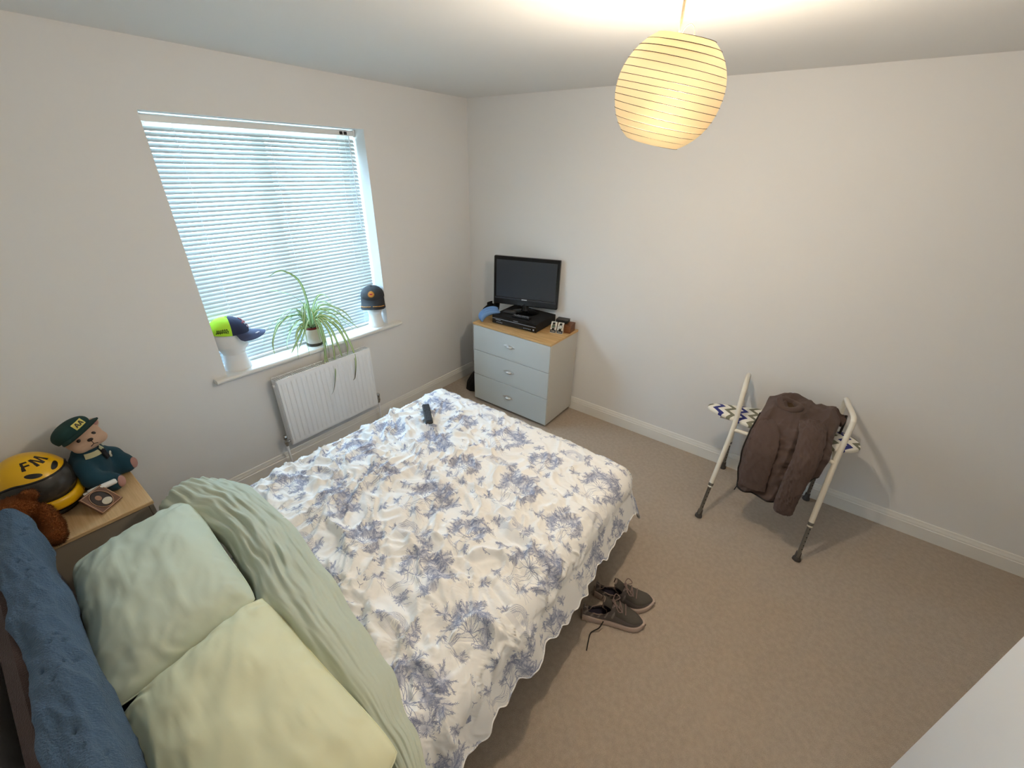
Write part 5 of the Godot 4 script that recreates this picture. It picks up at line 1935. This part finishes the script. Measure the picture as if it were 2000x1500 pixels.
func brown_teddy(ty: float) -> void:
	var t := thing("brown_teddy_bear", "ginger-brown fluffy teddy bear half hidden behind the blue throw", "teddy bear", Vector3(0.375, ty, 3.135), 1.35)
	mat("ginger_fur", Color(0.62, 0.34, 0.13), 1.0)
	relief(M.ginger_fur, noise_tex(256, 0.18, 4, 19), 0.6, 10.0)
	M.ginger_fur.rim_enabled = true
	M.ginger_fur.rim = 0.8
	M.ginger_fur.rim_tint = 0.8
	var fuzz := noise(130.0, 2, FastNoiseLite.TYPE_SIMPLEX, 90)
	var body := func(p: Vector3) -> float:
		var d := ell(p, Vector3(0, 0.07, -0.03), Vector3(0.075, 0.075, 0.065))
		d = smin(d, ell(p, Vector3(0, 0.155, 0.0), Vector3(0.062, 0.055, 0.055)), 0.02)
		d = smin(d, ell(p, Vector3(0, 0.142, 0.05), Vector3(0.028, 0.023, 0.026)), 0.015)
		for s in [-1.0, 1.0]:
			d = smin(d, ell(p, Vector3(s * 0.055, 0.200, -0.005), Vector3(0.026, 0.026, 0.014)), 0.008)
			d = smin(d, cap(p, Vector3(s * 0.06, 0.105, -0.01), Vector3(s * 0.085, 0.060, 0.055), 0.030, 0.029), 0.015)
			d = smin(d, cap(p, Vector3(s * 0.045, 0.04, 0.01), Vector3(s * 0.080, 0.038, 0.095), 0.036, 0.034), 0.015)
		return d
	var b := MB.new()
	b.nets(body, Vector3(-0.14, -0.02, -0.12), Vector3(0.14, 0.25, 0.15), 0.006)
	for i in b.v.size():
		b.v[i] += b.n[i] * fuzz.get_noise_3dv(b.v[i]) * 0.004
	part("fur_body", b, M.ginger_fur, t)
	var hb := MB.new()
	hb.surf(3, 3, func(u, vv): return Vector3(cos(u * TAU) * 0.0011 * (1.0 - vv), vv, sin(u * TAU) * 0.0011 * (1.0 - vv)), true)
	var mm := MultiMesh.new()
	mm.transform_format = MultiMesh.TRANSFORM_3D
	mm.mesh = hb.mesh()
	mm.instance_count = b.v.size() * 3
	rng.seed = 33
	for i in mm.instance_count:
		var j := i / 3
		var d := (b.n[j] + Vector3(rng.randf_range(-0.7, 0.7), rng.randf_range(-0.9, 0.4), rng.randf_range(-0.7, 0.7))).normalized()
		var xa := d.cross(Vector3(0.3, 0.5, 0.8)).normalized()
		var ln := rng.randf_range(0.006, 0.013)
		mm.set_instance_transform(i, Transform3D(Basis(xa, d * ln, xa.cross(d)), b.v[j] + Vector3(rng.randf_range(-1, 1), rng.randf_range(-1, 1), rng.randf_range(-1, 1)) * 0.003 - b.n[j] * 0.002))
	var fm := MultiMeshInstance3D.new()
	fm.name = "fur"
	fm.multimesh = mm
	fm.material_override = M.ginger_fur
	fm.set_meta("kind", "stuff")
	t.add_child(fm, true)
	for s in [-1.0, 1.0]:
		b = MB.new()
		b.ball(Vector3(s * 0.022, 0.170, 0.052), Vector3(0.006, 0.006, 0.005), Basis.IDENTITY, 12, 8)
		part("eye", b, M.bear_dark, t)
	b = MB.new()
	b.ball(Vector3(0, 0.150, 0.075), Vector3(0.010, 0.007, 0.006), Basis.IDENTITY, 12, 8)
	part("nose", b, M.bear_dark, t)

# ------------------------------------------------------------ window sill
func foam_head(t: Node3D) -> void:                                  # local +z is the face; 0.30 high
	var prof := [[0.0, 0.064, 0.066], [0.012, 0.064, 0.066], [0.06, 0.053, 0.056], [0.10, 0.050, 0.054], [0.125, 0.058, 0.066], [0.15, 0.066, 0.080], [0.19, 0.072, 0.090], [0.225, 0.074, 0.094], [0.26, 0.066, 0.084], [0.285, 0.045, 0.058], [0.297, 0.020, 0.026], [0.30, 0.0, 0.0]]
	var b := MB.new()
	b.surf(48, 60, func(u, vv):
		var y: float = vv * 0.30
		var rx := 0.0
		var rz := 0.0
		for i in prof.size() - 1:
			if y >= prof[i][0] and y <= prof[i + 1][0] + 1e-6:
				var k: float = (y - prof[i][0]) / (prof[i + 1][0] - prof[i][0])
				rx = lerpf(prof[i][1], prof[i + 1][1], k)
				rz = lerpf(prof[i][2], prof[i + 1][2], k)
		var a: float = u * TAU
		var s := sin(a)
		var front := pow(maxf(s, 0.0), 2.0)
		var back := pow(maxf(-s, 0.0), 2.0)
		var z := s * rz - 0.010 * sm(0.10, 0.16, y) + (0.0 if y > 0.1 else 0.0)
		z += 0.010 * front * sm(0.115, 0.135, y) * sm(0.16, 0.14, y)                     # chin
		var nose := exp(-pow((a - PI / 2) / 0.20, 2.0)) * sm(0.163, 0.178, y) * sm(0.225, 0.178, y)
		z += 0.022 * nose
		z += 0.006 * exp(-pow((a - PI / 2) / 0.38, 2.0)) * (exp(-pow((y - 0.153) / 0.006, 2.0)) + exp(-pow((y - 0.142) / 0.006, 2.0)))   # lips
		for q in [-1.0, 1.0]:
			z -= 0.009 * exp(-pow((a - PI / 2 + q * 0.42) / 0.20, 2.0) - pow((y - 0.208) / 0.013, 2.0))      # eye sockets
		z -= 0.012 * back * sm(0.16, 0.08, y)
		return Vector3(cos(a) * rx, y, z), true)
	part("foam_form", b, M.foam_white, t)

func ball_cap(t: Node3D, crown_front: Material, crown_rear: Material, peak: Material, peak_len: float, droop: float, high: float) -> Callable:
	var C := Vector3(0, 0.0, 0)
	var R := Vector3(0.086, high, 0.104)
	var on := func(az: float, th: float, k: float) -> Vector3:
		var sq := sin(th)
		return C + Vector3(R.x * sq * sin(az), R.y * pow(cos(th), 0.9) if th < PI / 2 else 0.0, R.z * sq * cos(az)) * k
	for s in 2:
		var b := MB.new()
		b.surf(40, 18, func(u, vv):
			var az: float = lerpf(-1.45, 1.45, u) if s == 0 else lerpf(1.45, TAU - 1.45, u)
			var seam := 1.0 - 0.010 * exp(-pow(fposmod(az + PI / 6.0, PI / 3.0) - PI / 6.0, 2.0) / 0.0012)
			return on.call(az, vv * PI / 2 * 0.998, seam), false, false, Vector3(0, 1, 0.6 - 1.2 * s))
		part("crown_front" if s == 0 else "crown_rear", b, crown_front if s == 0 else crown_rear, t)
	var b := MB.new()
	for s in [1.0, -1.0]:
		b.surf(36, 12, func(u, vv):
			var az: float = lerpf(-1.30, 1.30, u)
			var p := Vector3(R.x * sin(az), 0, R.z * cos(az))
			var len_ := peak_len * pow(maxf(cos(az * 0.98), 0.0), 0.62)
			var q: Vector3 = p + Vector3(sin(az) * 0.25, 0, 1).normalized() * len_ * vv
			q.y = -0.002 - droop * vv - 3.2 * q.x * q.x * sm(0.0, 0.6, vv) + 0.0016 * s + 0.004
			return q, false, false, Vector3(0, s, 0))
	part("peak", b, peak, t)
	b = MB.new()
	b.ball(C + Vector3(0, R.y, 0), Vector3(0.007, 0.004, 0.007), Basis.IDENTITY, 12, 6)
	part("button", b, crown_rear, t)
	return on

func window_sill_things() -> void:
	var sy := 0.801
	mat("foam_white", Color(0.93, 0.93, 0.925), 0.9)
	mat("cap_navy", Color(0.14, 0.17, 0.29), 0.85)
	mat("cap_peak_navy", Color(0.22, 0.25, 0.37), 0.8)
	mat("cap_lime", Color(0.72, 0.92, 0.22), 0.8)
	mat("thread_white", Color(0.80, 0.80, 0.84), 0.8)
	mat("thread_red", Color(0.62, 0.10, 0.14), 0.8)
	mat("thread_gold", Color(0.78, 0.52, 0.16), 0.6)
	mat("cap_dark", Color(0.17, 0.175, 0.19), 0.8)
	mat("ink_green", Color(0.06, 0.09, 0.02), 0.8)
	# left: head in profile
	var t := thing("foam_head", "white foam display head seen in profile at the left end of the sill", "display head", Vector3(-0.052, sy, 2.085), PI - 0.30)
	foam_head(t)
	t = thing("baseball_cap", "navy and lime baseball cap with scribbled signature on the left foam head", "cap", Vector3(-0.052, sy + 0.232, 2.085), PI - 0.30)
	t.rotation.x = 0.10
	var on := ball_cap(t, M.cap_navy, M.cap_lime, M.cap_peak_navy, 0.085, 0.010, 0.092)
	rng.seed = 5
	for c in 2:                                                     # embroidered crest on the front
		var b := MB.new()
		for k in 9:
			var p := []
			var az := rng.randf_range(-0.35, 0.35)
			var th := rng.randf_range(0.72, 1.25)
			for i in 5:
				p.append(on.call(az, th, 1.012))
				az += rng.randf_range(-0.16, 0.16)
				th += rng.randf_range(-0.13, 0.13)
			b.tube(spline(p, 3), 0.0021, 5)
		part("embroidery", b, M.thread_white if c == 0 else M.thread_red, t, "white stitched crest" if c == 0 else "red stitched crest")
	var b := MB.new()
	var sig := []
	for i in 22:                                                    # signature on the lime side facing the room
		sig.append(on.call(-1.60 - i * 0.030, 1.24 + 0.13 * sin(i * 1.9) + 0.006 * i, 1.008))
	b.tube(spline(sig, 4), 0.0014, 5)
	b.tube(spline([on.call(-1.60, 1.42, 1.008), on.call(-1.9, 1.36, 1.008), on.call(-2.25, 1.44, 1.008)], 5), 0.0014, 5)
	part("signature", b, M.ink_green, t, "dark handwritten signature")
	b = MB.new()
	for k in 5:
		b.box(Vector3(-0.055 + 0.006 * k + 0.0, 0.0045 - 3.2 * 0.0023, 0.150 - 0.004 * (4 - k)), Vector3(0.004, 0.003, 0.012), 0.0008, Basis(Vector3.BACK, 0.35))
	part("peak_print", b, M.thread_white, t, "small white letters on the peak")
	# right: head facing the room
	t = thing("foam_head_001", "white foam display head facing the room at the right end of the sill", "display head", Vector3(-0.040, sy, 1.078), 0.86)
	t.scale = Vector3(0.92, 0.92, 0.92)
	foam_head(t)
	t = thing("officer_cap", "dark cap with gold crest and gold-braided peak on the right foam head", "cap", Vector3(-0.040, sy + 0.234, 1.078), 0.86)
	t.rotation.x = 0.10
	on = ball_cap(t, M.cap_dark, M.cap_dark, M.cap_dark, 0.068, 0.042, 0.078)
	b = MB.new()
	b.surf(28, 6, func(u, vv):
		var a: float = u * TAU
		return on.call(0.26 * vv * cos(a), 0.98 + 0.24 * vv * sin(a), 1.012 + 0.006 * (1.0 - vv)), true, false, Vector3(0, 0.5, 1))
	var bd := part("crest", b, M.thread_gold, t, "round gold crest")
	b = MB.new()
	for k in 16:
		var a := TAU * k / 16
		b.tube([on.call(0.23 * cos(a), 0.98 + 0.21 * sin(a), 1.015), on.call(0.33 * cos(a), 0.98 + 0.30 * sin(a), 1.013)], 0.0028, 5)
	part("crest_rays", b, M.thread_gold, bd)
	b = MB.new()
	b.surf(16, 4, func(u, vv): return on.call(0.14 * (u - 0.5) * 2.0, 0.98 + 0.06 * (vv - 0.5) * 2.0, 1.022), false, false, Vector3(0, 0.5, 1))
	part("crest_centre", b, M.thread_red, bd)
	b = MB.new()
	for k in 26:                                                    # gold leaves on the peak
		var az := lerpf(-1.0, 1.0, k / 25.0)
		if absf(az) < 0.12:
			continue
		var p := Vector3(0.086 * sin(az), 0, 0.104 * cos(az)) + Vector3(sin(az) * 0.25, 0, 1).normalized() * 0.068 * pow(cos(az * 0.98), 0.62) * 0.72
		p.y = -0.002 - 0.042 * 0.72 - 3.2 * p.x * p.x + 0.008
		b.ball(p, Vector3(0.007, 0.002, 0.0045), Basis(Vector3.UP, 0.6 * signf(az) + k), 8, 5)
	part("gold_braid", b, M.thread_gold, t, "gold leaf braid")
	spider_plant(sy)

func spider_plant(sy: float) -> void:
	mat("pot_glaze", Color(0.78, 0.76, 0.71), 0.3)
	mat("pot_base", Color(0.22, 0.22, 0.19), 0.5)
	mat("pot_red", Color(0.45, 0.09, 0.06), 0.6)
	mat("soil", Color(0.10, 0.07, 0.05), 1.0)
	var t := thing("spider_plant", "spider plant with long striped leaves in a round pale pot mid-sill", "plant", Vector3(-0.045, sy, 1.592))
	var b := MB.new()
	b.lathe([Vector2(0.0, 0.012), Vector2(0.045, 0.012), Vector2(0.060, 0.035), Vector2(0.068, 0.065), Vector2(0.067, 0.088), Vector2(0.058, 0.110), Vector2(0.055, 0.120), Vector2(0.053, 0.121), Vector2(0.051, 0.118), Vector2(0.054, 0.105), Vector2(0.058, 0.09)], 36)
	part("pot", b, M.pot_glaze, t, "pale glazed pot")
	b = MB.new()
	b.lathe([Vector2(0, 0), Vector2(0.052, 0), Vector2(0.056, 0.004), Vector2(0.054, 0.018), Vector2(0.046, 0.014)], 32)
	part("pot_foot", b, M.pot_base, t, "dark foot ring")
	b = MB.new()
	b.lathe([Vector2(0.030, 0.100), Vector2(0.050, 0.118), Vector2(0.053, 0.132), Vector2(0.049, 0.134), Vector2(0.046, 0.118)], 32)
	part("inner_pot", b, M.pot_red, t, "red inner pot rim")
	b = MB.new()
	b.lathe([Vector2(0.047, 0.118), Vector2(0.03, 0.124), Vector2(0, 0.126)], 24)
	part("soil", b, M.soil, t)
	var lm := mat("leaf_striped", Color.WHITE, 0.55)
	lm.vertex_color_use_as_albedo = true
	lm.backlight_enabled = true
	lm.backlight = Color(0.35, 0.42, 0.22)
	rng.seed = 11
	var o := Vector3(-0.045, 0, 1.592)
	# the leaves that stand out: [points (x, height, z)], width, browned tip
	var L := [
		[[-0.05, 0.93, 1.59], [-0.05, 1.10, 1.583], [-0.06, 1.247, 1.604], [-0.072, 1.322, 1.69], [-0.075, 1.30, 1.775]],
		[[-0.05, 0.93, 1.60], [-0.05, 1.06, 1.60], [-0.06, 1.149, 1.654], [-0.07, 1.205, 1.75], [-0.07, 1.215, 1.80]],
		[[-0.05, 0.93, 1.60], [-0.04, 1.02, 1.64], [-0.02, 1.047, 1.80], [0.02, 0.986, 1.92], [0.035, 0.88, 1.962]],
		[[-0.05, 0.93, 1.61], [-0.04, 1.03, 1.66], [-0.02, 1.02, 1.80], [0.02, 0.93, 1.886], [0.03, 0.85, 1.90]],
		[[-0.05, 0.93, 1.61], [-0.03, 1.00, 1.66], [-0.01, 0.94, 1.76], [0.02, 0.87, 1.81], [0.03, 0.812, 1.79]],
		[[-0.04, 0.93, 1.60], [-0.03, 1.10, 1.607], [-0.005, 0.97, 1.662], [0.02, 0.86, 1.76], [0.03, 0.82, 1.80]],
		[[-0.04, 0.93, 1.58], [-0.03, 1.03, 1.55], [-0.02, 1.02, 1.44], [0.01, 0.93, 1.35], [0.03, 0.85, 1.286]],
		[[-0.04, 0.93, 1.58], [-0.03, 1.00, 1.55], [-0.02, 0.97, 1.43], [0.02, 0.90, 1.36], [0.03, 0.855, 1.327]],
		[[-0.03, 0.93, 1.57], [0.0, 0.99, 1.54], [0.04, 0.90, 1.50], [0.075, 0.74, 1.485], [0.085, 0.60, 1.475]],
		[[-0.03, 0.93, 1.58], [0.01, 0.99, 1.56], [0.05, 0.87, 1.52], [0.10, 0.66, 1.555], [0.13, 0.52, 1.61], [0.133, 0.475, 1.645]],
		[[-0.03, 0.93, 1.57], [0.0, 1.01, 1.54], [0.05, 0.93, 1.44], [0.10, 0.70, 1.395], [0.13, 0.55, 1.435], [0.135, 0.52, 1.46]],
		[[-0.03, 0.93, 1.58], [0.01, 0.98, 1.57], [0.05, 0.86, 1.57], [0.08, 0.68, 1.62], [0.085, 0.60, 1.655]],
		[[-0.05, 0.93, 1.58], [-0.05, 1.07, 1.545], [-0.055, 1.13, 1.48], [-0.06, 1.09, 1.42], [-0.06, 1.035, 1.405]],
		[[-0.05, 0.93, 1.59], [-0.045, 1.06, 1.59], [-0.045, 1.12, 1.585], [-0.045, 1.17, 1.592]],
		[[-0.03, 0.93, 1.60], [0.01, 1.0, 1.63], [0.05, 0.93, 1.70], [0.055, 0.84, 1.76]],
		[[-0.03, 0.93, 1.59], [0.02, 0.97, 1.58], [0.07, 0.85, 1.59], [0.085, 0.72, 1.60], [0.08, 0.66, 1.585]],
		[[-0.03, 0.93, 1.57], [0.0, 0.99, 1.53], [0.05, 0.91, 1.46], [0.08, 0.78, 1.43], [0.083, 0.70, 1.44]]]
	for k in 26:
		var az := rng.randf_range(-0.25 * PI, 1.25 * PI) - PI / 2 + PI / 2
		var d := Vector3(sin(az) * 0.55 + 0.10, 0, cos(az))
		var reach := rng.randf_range(0.12, 0.27)
		var rise := rng.randf_range(0.02, 0.17)
		var end := rng.randf_range(-0.02, 0.08) if d.x < 0.45 else rng.randf_range(-0.22, 0.0)
		var s := Vector3(-0.045, 0.925, 1.592) + d * 0.02
		var e := s + d * reach
		if e.x < -0.085:
			e.x = -0.085
		if end < 0.0 and e.x < 0.07:
			e.x = 0.07
		var a := s + d * reach * 0.30 + Vector3(0, rise, 0)
		var c := s.lerp(e, 0.75) + Vector3(0, rise * 0.7, 0)
		a.x = maxf(a.x, -0.085)
		c.x = maxf(c.x, -0.085)
		var g := e + Vector3(0, end, 0)
		g.y = maxf(g.y, sy + 0.012 if e.x < 0.055 else 0.5)
		L.append([[s.x, s.y, s.z], [a.x, a.y, a.z], [c.x, c.y, c.z], [g.x, g.y, g.z]])
	for i in L.size():
		var pts := []
		for q in L[i]:
			pts.append(Vector3(q[0], q[1], q[2]) - o - Vector3(0, sy, 0))
		leaf(t, spline(pts, 7), rng.randf_range(0.0045, 0.0075) * (1.35 if i < 17 else 1.0), i in [9, 10, 13], i)

func leaf(t: Node3D, p: Array, w: float, tip: bool, sd: int) -> void:
	var b := MB.new()
	var m := p.size()
	var side := Vector3.ZERO
	var rows := []
	for i in m:
		var k := float(i) / (m - 1)
		var tg: Vector3 = ((p[mini(i + 1, m - 1)] as Vector3) - p[maxi(i - 1, 0)]).normalized()
		if side == Vector3.ZERO:
			side = tg.cross(Vector3(0.3, 0.2, 1)).normalized()
		side = (side - tg * side.dot(tg)).normalized()
		side = side.rotated(tg, 0.03 * (1 if sd % 2 == 0 else -1))
		var up := tg.cross(side)
		var ww := w * (0.55 + 0.45 * sm(0.0, 0.2, k)) * (1.0 - pow(k, 3.0) * 0.92)
		var row := []
		for e in [-1.0, -0.45, 0.45, 1.0]:
			row.append([p[i] + side * ww * e + up * ww * 0.35 * (absf(e) - 0.5), e, k])
		rows.append([row, up])
	for e in 3:
		var base := b.v.size()
		for i in m:
			var k := float(i) / (m - 1)
			for q in [e, e + 1]:
				b.c = Color(0.62, 0.68, 0.42) if e == 1 else Color(0.17, 0.33, 0.085)
				if tip and k > 0.62:
					b.c = b.c.lerp(Color(0.07, 0.06, 0.03), sm(0.62, 0.8, k))
				b.vert(rows[i][0][q][0], (rows[i][1] as Vector3).normalized())
		for i in m - 1:
			b.tri(base + i * 2, base + i * 2 + 2, base + i * 2 + 1)
			b.tri(base + i * 2 + 1, base + i * 2 + 2, base + i * 2 + 3)
	part("leaf", b, M.leaf_striped, t)
